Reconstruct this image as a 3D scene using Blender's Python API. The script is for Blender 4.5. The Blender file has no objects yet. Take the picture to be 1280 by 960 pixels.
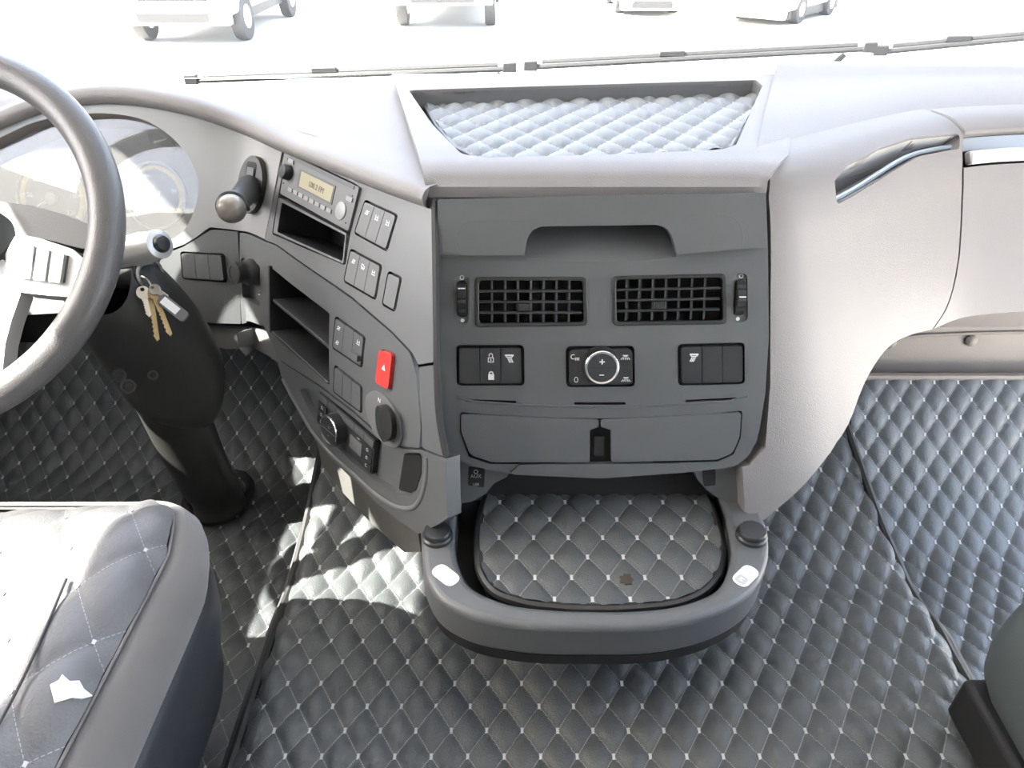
import bpy, bmesh, math, random
import numpy as np
from mathutils import Vector, Matrix
from mathutils.geometry import delaunay_2d_cdt
random.seed(7)
scene = bpy.context.scene
col = scene.collection
R = math.radians

# ------------------------------------------------------------------ camera
F_PX, PITCH, CAM = 900.0, R(34), np.array([0.0, 0.0, 1.25])
cam_d = bpy.data.cameras.new('camera'); cam = bpy.data.objects.new('camera', cam_d); col.objects.link(cam)
cam_d.sensor_fit = 'HORIZONTAL'; cam_d.sensor_width = 36.0; cam_d.lens = 36.0 * F_PX / 1280.0
cam_d.clip_start = 0.02; cam_d.clip_end = 500
cam.location = CAM; cam.rotation_euler = (R(90) - PITCH, 0, 0)
scene.camera = cam
# ------------------------------------------------------------------ world, sun, exposure
world = bpy.data.worlds.new('sky'); scene.world = world; world.use_nodes = True
wn = world.node_tree.nodes; wl = world.node_tree.links
sky = wn.new('ShaderNodeTexSky'); sky.sky_type = 'NISHITA'; sky.sun_disc = False
sky.sun_elevation = R(47); sky.sun_rotation = R(-92); sky.air_density = 1.0; sky.dust_density = 4.0
sky_mix = wn.new('ShaderNodeMixRGB'); sky_mix.inputs[0].default_value = 0.65; sky_mix.inputs[2].default_value = (1.0, 1.0, 1.0, 1)
wl.new(sky.outputs[0], sky_mix.inputs[1]); wl.new(sky_mix.outputs[0], wn['Background'].inputs[0])
wn['Background'].inputs[1].default_value = 4.8
sun_d = bpy.data.lights.new('sun', 'SUN'); sun_d.energy = 110.0; sun_d.angle = R(0.6); sun_d.color = (1.0, 0.95, 0.86)
sun = bpy.data.objects.new('sun', sun_d); col.objects.link(sun)
SUN_DIR = Vector((-0.66, -0.17, 0.735)).normalized()          # towards the sun: through the driver's side window
sun.rotation_euler = SUN_DIR.to_track_quat('Z', 'Y').to_euler(); sun.location = SUN_DIR * 20
vs = scene.view_settings
vs.view_transform = 'Standard'; vs.look = 'None'; vs.gamma = 1.0; vs.use_curve_mapping = False; vs.exposure = -0.1

# ------------------------------------------------------------------ camera model helpers (photo pixel -> place on a known surface)
FW = np.array([0, math.cos(PITCH), -math.sin(PITCH)]); UP = np.array([0, math.sin(PITCH), math.cos(PITCH)]); RT = np.array([1.0, 0, 0])
def ray(px, py): return FW + (px - 640) / F_PX * RT + (480 - py) / F_PX * UP
def at(px, py, d): return CAM + d * ray(px, py)
def at_z(px, py, z): r = ray(px, py); return CAM + r * ((z - CAM[2]) / r[2])
def at_y(px, py, y): r = ray(px, py); return CAM + r * (y / r[1])
def at_x(px, py, x): r = ray(px, py); return CAM + r * (x / r[0])
def project(p):
    q = np.asarray(p, float) - CAM; d = q @ FW
    return 640 + F_PX * (q @ RT) / d, 480 - F_PX * (q @ UP) / d

def catmull(pts, n=12, closed=False):
    p = np.asarray(pts, float); m = len(p); out = []
    rng = range(m if closed else m - 1)
    for i in rng:
        if closed: a, b, c, d = p[(i-1) % m], p[i], p[(i+1) % m], p[(i+2) % m]
        else: b, c = p[i], p[i+1]; a = p[i-1] if i > 0 else 2*b - c; d = p[i+2] if i + 2 < m else 2*c - b
        # centripetal-ish: limit tangents by local chord to avoid overshoot
        l0, l1, l2 = np.linalg.norm(b-a)+1e-9, np.linalg.norm(c-b)+1e-9, np.linalg.norm(d-c)+1e-9
        m1 = l1 * ((b-a)/l0*l1 + (c-b)/l1*l0) / (l0+l1); m2 = l1 * ((c-b)/l1*l2 + (d-c)/l2*l1) / (l1+l2)
        for k in range(n):
            t = k / n; t2, t3 = t*t, t*t*t
            out.append((2*t3-3*t2+1)*b + (t3-2*t2+t)*m1 + (-2*t3+3*t2)*c + (t3-t2)*m2)
    if not closed: out.append(p[-1])
    return np.array(out)
def resample(pts, n):
    p = np.asarray(pts, float); s = np.r_[0, np.cumsum(np.linalg.norm(np.diff(p, axis=0), axis=1))]
    t = np.linspace(0, s[-1], n)
    return np.stack([np.interp(t, s, p[:, k]) for k in range(p.shape[1])], 1)

class Surf:
    """A swept sheet: a plan curve (x, y) carrying an upright profile (outward, z). Parameters: a along the plan, s along the profile, w outward."""
    def __init__(self, plan, prof, smooth_plan=True, smooth_prof=True, a0=0.0, s0=0.0):
        q = catmull(plan, 24) if smooth_plan and len(plan) > 2 else np.asarray(plan, float)
        self.q = resample(q, 600); self.qa = np.linspace(0, np.linalg.norm(np.diff(self.q, axis=0), axis=1).sum(), 600) + a0
        t = np.gradient(self.q, self.qa, axis=0); t /= np.linalg.norm(t, axis=1)[:, None]
        self.qn = np.stack([t[:, 1], -t[:, 0]], 1)
        p = catmull(prof, 24) if smooth_prof and len(prof) > 2 else np.asarray(prof, float)
        self.p = resample(p, 600); self.ps = np.linspace(0, np.linalg.norm(np.diff(self.p, axis=0), axis=1).sum(), 600) + s0
    @staticmethod
    def ext(prof_yz, smooth=True, s0=0.0, x0=-3.0, x1=3.0):       # straight along x
        return Surf([(x0, 0), (x1, 0)], [(-y, z) for y, z in prof_yz], smooth_prof=smooth, a0=x0, s0=s0)
    def _e(self, a, s):
        def lin(t, ts, vs):                                         # linear extrapolation past the ends
            v = np.interp(t, ts, vs)
            v = v + np.where(t < ts[0], (t-ts[0])*(vs[1]-vs[0])/(ts[1]-ts[0]), 0) + np.where(t > ts[-1], (t-ts[-1])*(vs[-1]-vs[-2])/(ts[-1]-ts[-2]), 0)
            return v
        x, y = lin(a, self.qa, self.q[:, 0]), lin(a, self.qa, self.q[:, 1])
        nx, ny = np.interp(a, self.qa, self.qn[:, 0]), np.interp(a, self.qa, self.qn[:, 1])
        h, z = lin(s, self.ps, self.p[:, 0]), lin(s, self.ps, self.p[:, 1])
        return np.stack([x + nx*h, y + ny*h, z], -1)
    def nrm(self, a, s, e=1e-3):
        n = np.cross(self._e(a+e, s) - self._e(a-e, s), self._e(a, s+e) - self._e(a, s-e))
        return n / (np.linalg.norm(n, axis=-1, keepdims=True) + 1e-12)
    def ev(self, a, s, w=0.0):
        a, s = np.asarray(a, float), np.asarray(s, float)
        p = self._e(a, s)
        if np.any(w): p = p + self.nrm(a, s) * (np.asarray(w)[..., None] if np.ndim(w) else w)
        return p
    def px(self, px, py, w=0.0, g=None):
        if g is None:
            A = np.linspace(self.qa[0], self.qa[-1], 40); S = np.linspace(self.ps[0], self.ps[-1], 30)
            AA, SS = np.meshgrid(A, S); P = self.ev(AA, SS, w); q = P - CAM; d = q @ FW
            ex = 640 + F_PX*(q@RT)/np.where(d > .05, d, 1e9) - px; ey = 480 - F_PX*(q@UP)/np.where(d > .05, d, 1e9) - py
            e = ex*ex + ey*ey + np.where(d > .05, 0, 1e9); k = np.unravel_index(np.argmin(e), e.shape); g = (AA[k], SS[k])
        a, s = g
        for _ in range(14):
            f = np.array(project(self.ev(a, s, w))) - (px, py); h = 1e-4
            ja = (np.array(project(self.ev(a+h, s, w))) - (px, py) - f)/h; js = (np.array(project(self.ev(a, s+h, w))) - (px, py) - f)/h
            J = np.stack([ja, js], 1); st = np.linalg.lstsq(J, -f, rcond=None)[0]
            l = np.linalg.norm(st); st = st if l < .1 else st*.1/l
            a, s = a+st[0], s+st[1]
            if l < 1e-7: break
        return a, s
    def poly(self, pts, w=0.0): return np.array([self.px(x, y, w) for x, y in pts])
    def frame(self, a, s, w=0.0):
        e = 1e-3; o = self.ev(a, s, w); u = self.ev(a+e, s) - self.ev(a-e, s); u /= np.linalg.norm(u)
        n = self.nrm(a, s); v = np.cross(n, u); v /= np.linalg.norm(v); n = np.cross(u, v)
        return frame_m(o, u, v, n)
    def frame_px(self, px, py, w=0.0): return self.frame(*self.px(px, py, w), w)
def frame_m(o, u, v, n):
    return Matrix(((u[0], v[0], n[0], o[0]), (u[1], v[1], n[1], o[1]), (u[2], v[2], n[2], o[2]), (0, 0, 0, 1)))
def flat(m, px, py, w=0.0):                                          # pixel -> (u, v) on the plane of frame m at height w
    M = np.array(m); n = M[:3, 2]; o = M[:3, 3] + n*w; r = ray(px, py); p = CAM + r*(((o-CAM)@n)/(r@n))
    return float((p-o)@M[:3, 0]), float((p-o)@M[:3, 1])
def flats(m, pts, w=0.0): return [flat(m, x, y, w) for x, y in pts]

# ------------------------------------------------------------------ materials
MATS = {}
def mat(name, colour, rough=0.5, metal=0.0, grain=0.0, gscale=400.0, mottle=0.0, coat=0.0, spec=0.5, emit=None, sheen=0.0):
    m = bpy.data.materials.new(name); m.use_nodes = True; nt = m.node_tree; b = nt.nodes['Principled BSDF']
    b.inputs['Base Color'].default_value = (*colour, 1); b.inputs['Roughness'].default_value = rough; b.inputs['Metallic'].default_value = metal
    b.inputs['Coat Weight'].default_value = coat; b.inputs['Specular IOR Level'].default_value = spec; b.inputs['Sheen Weight'].default_value = sheen
    tc = nt.nodes.new('ShaderNodeTexCoord')
    if mottle:
        nz = nt.nodes.new('ShaderNodeTexNoise'); nz.inputs['Scale'].default_value = 14; nz.inputs['Detail'].default_value = 5
        nt.links.new(tc.outputs['Object'], nz.inputs['Vector'])
        mx = nt.nodes.new('ShaderNodeMixRGB'); mx.inputs[1].default_value = (*[c*(1-mottle) for c in colour], 1); mx.inputs[2].default_value = (*[min(1, c*(1+mottle)) for c in colour], 1)
        nt.links.new(nz.outputs['Fac'], mx.inputs[0]); nt.links.new(mx.outputs[0], b.inputs['Base Color'])
    if grain:
        v = nt.nodes.new('ShaderNodeTexNoise'); v.inputs['Scale'].default_value = gscale; v.inputs['Detail'].default_value = 2
        nt.links.new(tc.outputs['Object'], v.inputs['Vector'])
        bp = nt.nodes.new('ShaderNodeBump'); bp.inputs['Strength'].default_value = grain; bp.inputs['Distance'].default_value = 0.001
        nt.links.new(v.outputs['Fac'], bp.inputs['Height']); nt.links.new(bp.outputs[0], b.inputs['Normal'])
    if emit: b.inputs['Emission Color'].default_value = (*emit[0], 1); b.inputs['Emission Strength'].default_value = emit[1]
    MATS[name] = m; return m
mat('dark_plastic', (.086, .091, .095), .48, grain=.25, gscale=900, mottle=.06)
mat('radio_key', (.25, .25, .25), .4)
mat('binnacle_plastic', (.23, .232, .232), .4, grain=.2, gscale=900, mottle=.04)
mat('light_plastic', (.12, .123, .125), .42, grain=.2, gscale=900, mottle=.04)
mat('shelf_plastic', (.035, .037, .04), .5, grain=.2)
mat('knob_taupe', (.22, .20, .17), .35, metal=.4)
mat('mid_plastic', (.125, .128, .13), .5, grain=.25, gscale=900, mottle=.05)
mat('black_plastic', (.016, .017, .018), .42, grain=.15, gscale=700)
mat('switch_black', (.022, .024, .026), .38)
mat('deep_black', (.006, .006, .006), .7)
mat('pale_vinyl', (.178, .165, .160), .55, grain=.5, gscale=700, mottle=.03)
mat('pale_lower', (.22, .205, .2), .55, grain=.4, gscale=700, mottle=.03)
mat('taupe_plastic', (.16, .14, .125), .6, grain=.3, mottle=.1)
mat('silver_plastic', (.50, .50, .50), .35, metal=.35)
mat('silver_strip', (.42, .46, .50), .3, metal=.5)
mat('chrome', (.75, .75, .75), .2, metal=1.0)
mat('steel', (.62, .60, .56), .3, metal=1.0)
mat('brass', (.40, .32, .18), .32, metal=1.0)
mat('white_print', (.8, .8, .8), .6)
mat('grey_print', (.4, .41, .42), .6)
mat('yellow_print', (.62, .48, .12), .6)
mat('hazard_red', (.50, .045, .04), .35)
mat('lcd', (.28, .255, .165), .35)
mat('lcd_ink', (.12, .11, .08), .5)
mat('wheel_rim', (.075, .072, .074), .42, grain=.45, gscale=600)
mat('suede', (.125, .117, .113), .95, grain=.3, gscale=1200, mottle=.12, sheen=.3)
mat('seat_plastic', (.024, .026, .030), .5, grain=.2)
mat('passenger_seat_fabric', (.05, .06, .06), .8, grain=.3)
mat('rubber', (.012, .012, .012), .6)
mat('thread', (.42, .43, .44), .7)
mat('column_plastic', (.030, .030, .028), .5, grain=.2, mottle=.15)
mat('stain_brown', (.035, .028, .02), .8)
mat('carpet', (.02, .019, .018), .95, grain=.6, gscale=300)
mat('gravel_trim', (.08, .078, .072), .8, grain=.8, gscale=500, mottle=.3)
mat('headliner', (.55, .53, .50), .9, grain=.2)
mat('ground_gravel', (.55, .53, .49), .95, grain=.6, gscale=20, mottle=.15)
mat('paint_white', (.75, .75, .74), .4)
mat('paint_blue', (.30, .36, .45), .4)
mat('paint_sand', (.55, .48, .33), .5)
mat('tyre', (.02, .02, .02), .85)
mat('grille_dark', (.007, .007, .008), .6)
mat('wiper_black', (.010, .010, .010), .6)
def glass_mat(name, tint, haze, refl, front=False):
    m = bpy.data.materials.new(name); m.use_nodes = True; nt = m.node_tree; nt.nodes.clear(); N = nt.nodes.new; L = nt.links.new
    out = N('ShaderNodeOutputMaterial'); tr = N('ShaderNodeBsdfTransparent'); tr.inputs[0].default_value = (*tint, 1)
    gl = N('ShaderNodeBsdfGlossy'); gl.inputs['Roughness'].default_value = .02; fr = N('ShaderNodeFresnel'); fr.inputs[0].default_value = 1.45
    mul = N('ShaderNodeMath'); mul.operation = 'MULTIPLY'; mul.inputs[1].default_value = refl; L(fr.outputs[0], mul.inputs[0])
    m1 = N('ShaderNodeMixShader'); L(mul.outputs[0], m1.inputs[0]); L(tr.outputs[0], m1.inputs[1]); L(gl.outputs[0], m1.inputs[2])
    df = N('ShaderNodeBsdfDiffuse' if front else 'ShaderNodeBsdfTranslucent'); df.inputs[0].default_value = (.85, .85, .85, 1)
    m2 = N('ShaderNodeMixShader'); m2.inputs[0].default_value = haze; L(m1.outputs[0], m2.inputs[1]); L(df.outputs[0], m2.inputs[2])
    L(m2.outputs[0], out.inputs[0]); MATS[name] = m; return m
glass_mat('dusty_glass', (.96, .97, .97), .012, .6)  # slight translucent haze mixed in for the white glare veil
glass_mat('clear_cover', (.95, .95, .95), .11, 1.5, True)  # white diffuse mixed in to imitate the blown-out reflection on the cover
def quilt_mat(name, colour, thread, rough, lw=.016):
    m = mat(name, colour, rough, grain=.55, gscale=420); nt = m.node_tree; N = nt.nodes.new; L = nt.links.new; b = nt.nodes['Principled BSDF']
    uv = N('ShaderNodeUVMap'); uv.uv_map = 'seams'; sp = N('ShaderNodeSeparateXYZ'); L(uv.outputs[0], sp.inputs[0])
    def math_(op, a, c=None):
        n = N('ShaderNodeMath'); n.operation = op
        for i, v in enumerate((a, c)):
            if v is None: continue
            if isinstance(v, (int, float)): n.inputs[i].default_value = v
            else: L(v, n.inputs[i])
        return n.outputs[0]
    def line(x, y):
        d = math_('PINGPONG', x, 0.5); on = math_('LESS_THAN', d, lw)
        dash = math_('GREATER_THAN', math_('FRACT', math_('MULTIPLY', y, 15.0)), .32)
        return math_('MULTIPLY', on, dash)
    msk = math_('MAXIMUM', line(sp.outputs[0], sp.outputs[1]), line(sp.outputs[1], sp.outputs[0]))
    tc = N('ShaderNodeTexCoord'); nz = N('ShaderNodeTexNoise'); nz.inputs['Scale'].default_value = 9; nz.inputs['Detail'].default_value = 4; L(tc.outputs['Object'], nz.inputs['Vector'])
    m0 = N('ShaderNodeMixRGB'); m0.inputs[1].default_value = (*[c*.82 for c in colour], 1); m0.inputs[2].default_value = (*[c*1.2 for c in colour], 1); L(nz.outputs['Fac'], m0.inputs[0])
    mx = N('ShaderNodeMixRGB'); L(msk, mx.inputs[0]); L(m0.outputs[0], mx.inputs[1]); mx.inputs[2].default_value = (*thread, 1); L(mx.outputs[0], b.inputs['Base Color'])
    return m
quilt_mat('quilt_leather', (.062, .068, .070), (.21, .21, .21), .46)
quilt_mat('quilt_tray', (.17, .18, .185), (.4, .4, .4), .55)
quilt_mat('quilt_seat', (.095, .095, .098), (.25, .25, .25), .42, .005)

# ------------------------------------------------------------------ object helpers
WM = {}
def link(o, parent=None, world=None):
    col.objects.link(o); w = world if world is not None else Matrix.Identity(4)
    WM[o] = w
    if parent is not None: o.parent = parent; o.matrix_basis = WM[parent].inverted() @ w
    else: o.matrix_basis = w
    return o
def tag(o, label=None, cat=None, group=None, kind=None):
    for k, v in (('label', label), ('category', cat), ('group', group), ('kind', kind)):
        if v: o[k] = v
    return o
def thing(name, label, cat, loc, group=None):
    o = bpy.data.objects.new(name, None); o.empty_display_size = .05
    link(o, None, Matrix.Translation(Vector([float(v) for v in loc]))); return tag(o, label, cat, group)
def mesh_obj(name, V, F, m, parent=None, world=None, bevel=0, seg=2, smooth=40, uv=None, subd=0, recalc=True):
    me = bpy.data.meshes.new(name); me.from_pydata([tuple(map(float, v)) for v in V], [], [tuple(map(int, f)) for f in F])
    if recalc:
        bm = bmesh.new(); bm.from_mesh(me); bmesh.ops.recalc_face_normals(bm, faces=bm.faces); bm.to_mesh(me); bm.free()
    me.materials.append(MATS[m])
    if smooth: me.shade_smooth(); me.set_sharp_from_angle(angle=R(smooth))
    o = bpy.data.objects.new(name, me); link(o, parent, world)
    if bevel:
        b = o.modifiers.new('soft_edges', 'BEVEL'); b.width = bevel; b.segments = seg; b.limit_method = 'ANGLE'; b.angle_limit = R(35); b.use_clamp_overlap = True
    if subd: d = o.modifiers.new('smooth', 'SUBSURF'); d.levels = subd; d.render_levels = subd
    return o
def join(*parts):
    V, F = [], []
    for v, f in parts: k = len(V); V += [tuple(x) for x in v]; F += [tuple(i + k for i in q) for q in f]
    return V, F
def area2(p): return sum(p[i][0]*p[(i+1) % len(p)][1] - p[(i+1) % len(p)][0]*p[i][1] for i in range(len(p)))
def rounded(poly, r, n=5):
    p = [np.asarray(q, float) for q in poly]; out = []
    rs = r if isinstance(r, (list, tuple)) else [r]*len(p)
    for i, c in enumerate(p):
        a, b = p[i-1] - c, p[(i+1) % len(p)] - c; la, lb = np.linalg.norm(a), np.linalg.norm(b); a, b = a/la, b/lb
        ang = math.acos(max(-1, min(1, a @ b)))
        if rs[i] <= 0 or ang > 3.0: out.append(c); continue
        t = min(rs[i]/math.tan(ang/2), la*.48, lb*.48)
        for k in range(n + 1):
            u = k/n; out.append((1-u)**2*(c + a*t) + 2*u*(1-u)*c + u*u*(c + b*t))
    return np.array(out)
def inside(pts, poly):
    x, y = pts[:, 0], pts[:, 1]; c = np.zeros(len(pts), bool); q = np.asarray(poly)
    for i in range(len(q)):
        x0, y0 = q[i]; x1, y1 = q[i-1]
        cond = ((y0 > y) != (y1 > y)) & (x < (x1-x0)*(y-y0)/((y1-y0) if y1 != y0 else 1e-12) + x0); c ^= cond
    return c
def fill(outer, holes=(), res=None):
    loops = [np.asarray(outer)] + [np.asarray(h) for h in holes]; V = []; E = []
    for l in loops:
        k = len(V); V += [Vector(map(float, p)) for p in l]; E += [(k+i, k+(i+1) % len(l)) for i in range(len(l))]
    if res:
        o = loops[0]; g = np.stack(np.meshgrid(np.arange(o[:, 0].min()+res/2, o[:, 0].max(), res), np.arange(o[:, 1].min()+res/2, o[:, 1].max(), res)), -1).reshape(-1, 2)
        k = inside(g, o)
        for h in loops[1:]: k &= ~inside(g, h)
        g = g[k]
        if len(g):
            B = np.concatenate(loops); d = np.sqrt(((g[:, None]-B[None])**2).sum(-1)).min(1); g = g[d > res*.35]
        V += [Vector(map(float, p)) for p in g]
    v, _, f, *_ = delaunay_2d_cdt(V, E, [], 0, 1e-6)
    v = np.array([tuple(p) for p in v]); f = np.array([tuple(t) for t in f if len(t) == 3]); c = v[f].mean(1); k = inside(c, loops[0])
    for h in loops[1:]: k &= ~inside(c, h)
    return v, f[k]
def solid(v, f, mapf, w0, w1):                                      # extrude a filled 2D region between two offsets
    n = len(v); top = mapf(v[:, 0], v[:, 1], w1); bot = mapf(v[:, 0], v[:, 1], w0)
    cnt = {}
    for t in f:
        for i in range(3): e = (t[i], t[(i+1) % 3]); cnt[e] = 1
    side = [(a, b) for a, b in cnt if (b, a) not in cnt]
    F = [tuple(t) for t in f] + [tuple(n + i for i in t[::-1]) for t in f] + [(b, a, n+a, n+b) for a, b in side]
    return np.concatenate([top, bot]), F
def dense(p, step):                                                 # add points along long straight runs so that they follow the surface
    p = np.asarray(p, float); out = []
    for i in range(len(p)):
        a, b = p[i], p[(i+1) % len(p)]; k = max(1, int(np.ceil(np.linalg.norm(b-a)/step)))
        out += [a + (b-a)*t/k for t in range(k)]
    return np.array(out)
def planar(u, v, w): return np.stack([u, v, np.full_like(u, w)], -1)
def sheet(name, surf, outer, m, parent=None, holes=(), w=0.0, thick=.004, bevel=.0012, res=.03, seg=2, smooth=40):
    if res: outer = dense(outer, res*.7); holes = [dense(h, res*.7) for h in holes]
    v, f = fill(outer, holes, res); V, F = solid(v, f, lambda a, s, q: surf.ev(a, s, q), w - thick, w)
    return mesh_obj(name, V, F, m, parent, None, bevel, seg, smooth)
def prism_g(poly, w0, w1, holes=()):
    v, f = fill(poly, holes); return solid(v, f, planar, w0, w1)
def prism(name, frame, poly, w0, w1, m, parent=None, holes=(), bevel=.0008, seg=2, smooth=40):
    V, F = prism_g(poly, w0, w1, holes); return mesh_obj(name, V, F, m, parent, frame, bevel, seg, smooth)
def rect(u0, u1, v0, v1): return [(u0, v0), (u1, v0), (u1, v1), (u0, v1)]
def box_g(x0, x1, y0, y1, z0, z1):
    V = [(x, y, z) for z in (z0, z1) for y in (y0, y1) for x in (x0, x1)]
    return V, [(0, 2, 3, 1), (4, 5, 7, 6), (0, 1, 5, 4), (2, 6, 7, 3), (0, 4, 6, 2), (1, 3, 7, 5)]
def lathe_g(prof, n=32, axis=2, centre=(0, 0, 0)):                  # profile (radius, height)
    V, F = [], []
    for r, h in prof:
        for k in range(n):
            a = 2*math.pi*k/n; p = [r*math.cos(a), r*math.sin(a), h]
            if axis == 0: p = [p[2], p[0], p[1]]
            if axis == 1: p = [p[1], p[2], p[0]]
            V.append([p[i] + centre[i] for i in range(3)])
    for i in range(len(prof)-1):
        for k in range(n): a, b = i*n + k, i*n + (k+1) % n; F.append((a, b, b+n, a+n))
    F.append(tuple(range(n))[::-1]); F.append(tuple((len(prof)-1)*n + k for k in range(n)))
    return V, F
def tube_g(path, r, n=10, closed=False, flatten=1.0, up=None):
    p = np.asarray(path, float); m = len(p); rr_ = np.broadcast_to(np.asarray(r, float), (m,)); V, F = [], []
    t = np.roll(p, -1, 0) - np.roll(p, 1, 0) if closed else np.gradient(p, axis=0)
    t = t / (np.linalg.norm(t, axis=1)[:, None] + 1e-12)
    ref = np.asarray(up if up is not None else (0, 0, 1), float)
    prev = None
    for i in range(m):
        x = np.cross(t[i], ref) if prev is None else prev - t[i]*(prev @ t[i])
        if np.linalg.norm(x) < 1e-6: x = np.cross(t[i], (1, 0, 0))
        x = x/np.linalg.norm(x); prev = x; y = np.cross(t[i], x)
        for k in range(n): a = 2*math.pi*k/n; V.append(p[i] + rr_[i]*(math.cos(a)*x + flatten*math.sin(a)*y))
    for i in range(m if closed else m-1):
        j = (i+1) % m
        for k in range(n): q = (k+1) % n; F.append((i*n+k, i*n+q, j*n+q, j*n+k))
    if not closed: F.append(tuple(range(n))[::-1]); F.append(tuple((m-1)*n+k for k in range(n)))
    return V, F
def tube(name, path, r, m, parent=None, **k): V, F = tube_g(path, r, **k); return mesh_obj(name, V, F, m, parent)
def loft_g(curves, n=40, closed_rows=False):
    C_ = [resample(c, n) for c in curves]; k = len(C_); V = np.concatenate(C_); F = []
    for i in range(k-1):
        for j in range(n-1): F.append((i*n+j, i*n+j+1, (i+1)*n+j+1, (i+1)*n+j))
    return V, F
def loft(name, curves, m, parent=None, n=40, thick=0.0, subd=0, smooth=40, across=0, cap=False):
    C_ = [resample(c, n) for c in curves]
    if across: C_ = list(np.swapaxes(np.array([catmull([c[j] for c in C_], across) for j in range(n)]), 0, 1))
    V, F = loft_g(C_, n)
    if cap: F = F + [tuple(i*n + n-1 for i in range(cap))]
    o = mesh_obj(name, V, F, m, parent, smooth=smooth, subd=subd, recalc=False)
    if thick: s = o.modifiers.new('thickness', 'SOLIDIFY'); s.thickness = thick; s.offset = -1
    return o
def text(name, frame, body, size, m, parent, u=0, v=0, w=0.0, rot=0.0, align='CENTER', depth=.0002):
    c = bpy.data.curves.new(name, 'FONT'); c.body = body; c.size = size; c.align_x = align; c.align_y = 'CENTER'; c.extrude = depth; c.resolution_u = 2
    o = bpy.data.objects.new(name, c); me = bpy.data.meshes.new_from_object(o); bpy.data.objects.remove(o)
    me.materials.clear(); me.materials.append(MATS[m]); me.name = name
    q = bpy.data.objects.new(name, me); link(q, parent, frame @ Matrix.Translation((u, v, w)) @ Matrix.Rotation(rot, 4, 'Z')); return q
def marks(name, frame, strokes, r, m, parent, w=0.0):               # flat printed symbol made of thin strokes / filled polys in frame units
    gs = []
    for st in strokes:
        st = [tuple(p) for p in st]
        for a, b in zip(st[:-1], st[1:]):
            a, b = np.array(a), np.array(b); d = b-a; l = np.linalg.norm(d)
            if l < 1e-7: continue
            d = d/l; q = np.array([-d[1], d[0]])*r; e = d*r*.6
            gs.append(([(*(a-q-e), w), (*(b-q+e), w), (*(b+q+e), w), (*(a+q-e), w)], [(0, 1, 2, 3)]))
    V, F = join(*gs); return mesh_obj(name, V, F, m, parent, frame, smooth=0, recalc=False)
def arc(cx, cy, r, a0, a1, n=14, ry=None): return [(cx + r*math.cos(R(a0 + (a1-a0)*k/n)), cy + (ry or r)*math.sin(R(a0 + (a1-a0)*k/n))) for k in range(n+1)]

def quilt(name, surf, outer, m, parent=None, cell=(.042, .062), amp=.006, res=.004, w=0.0, phase=(0, 0), label=None, tuft=(.0016, .0035), tuft_mat='thread', flat_edge=.0, wrinkle=.0):
    """Padded quilted sheet: pillows between diagonal seams, one mesh; its white tacking stitches are a child."""
    o = np.asarray(outer); a = np.arange(o[:, 0].min()-res, o[:, 0].max()+2*res, res); s = np.arange(o[:, 1].min()-res, o[:, 1].max()+2*res, res)
    A, S = np.meshgrid(a, s); na = len(a); pts = np.stack([A, S], -1).reshape(-1, 2)
    cc = np.stack([A[:-1, :-1] + res/2, S[:-1, :-1] + res/2], -1).reshape(-1, 2); keep = inside(cc, o)
    ij = np.nonzero(keep)[0]; i, j = ij // (na-1), ij % (na-1); b = i*na + j
    F = np.stack([b, b+1, b+na+1, b+na], 1)
    used, inv = np.unique(F, return_inverse=True); F = inv.reshape(F.shape); P = pts[used].copy()
    # snap the rim of the cut grid to the outline
    e = np.concatenate([F[:, [k, (k+1) % 4]] for k in range(4)]); es = {}
    key = np.sort(e, 1); uq, ct = np.unique(key, axis=0, return_counts=True); rim = np.unique(uq[ct == 1])
    q0 = o; q1 = np.roll(o, -1, 0); d = q1-q0; L2 = (d**2).sum(1) + 1e-12
    for k in rim:
        t = np.clip(((P[k]-q0)*d).sum(1)/L2, 0, 1); c = q0 + d*t[:, None]; P[k] = c[((c-P[k])**2).sum(1).argmin()]
    U = (P[:, 0]-phase[0])/cell[0]; W = (P[:, 1]-phase[1])/cell[1]; p, q = U+W, U-W
    h = amp*(np.abs(np.sin(np.pi*p))*np.abs(np.sin(np.pi*q)))**.42
    if wrinkle: h = h + wrinkle*(np.sin(P[:, 0]*61+3*np.sin(P[:, 1]*23))*np.sin(P[:, 1]*47+2*np.sin(P[:, 0]*31)))
    XYZ = surf.ev(P[:, 0], P[:, 1], w + h)
    me = bpy.data.meshes.new(name); me.from_pydata(XYZ.tolist(), [], F.tolist()); me.materials.append(MATS[m]); me.shade_smooth()
    uvl = me.uv_layers.new(name='seams'); li = np.empty(len(me.loops), int); me.loops.foreach_get('vertex_index', li)
    uvl.data.foreach_set('uv', np.stack([p[li], q[li]], 1).ravel())
    ob = bpy.data.objects.new(name, me); link(ob, parent)
    gs = []
    n0, n1 = int(np.floor((o[:, 0].min()-phase[0])/cell[0]))-1, int(np.ceil((o[:, 0].max()-phase[0])/cell[0]))+1
    m0, m1 = int(np.floor((o[:, 1].min()-phase[1])/cell[1]))-1, int(np.ceil((o[:, 1].max()-phase[1])/cell[1]))+1
    cand = np.array([((n+.5*k)*cell[0]+phase[0], (mm+.5*k)*cell[1]+phase[1]) for n in range(n0, n1) for mm in range(m0, m1) for k in (0, 1)])
    cand = cand[inside(cand, o)]
    tu, tv = tuft
    for ca, cs in cand:
        g = box_g(-tu, tu, -tv, tv, 0, 1); v = np.array(g[0]); gs.append((surf.ev(ca + v[:, 0], cs + v[:, 1], w - .001 + v[:, 2]*(.0022 + amp*.12)), g[1]))
    if gs:
        V, F2 = join(*gs); tag(mesh_obj('stitching', V, F2, tuft_mat, ob, smooth=0), kind='stuff')
    return ob
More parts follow.
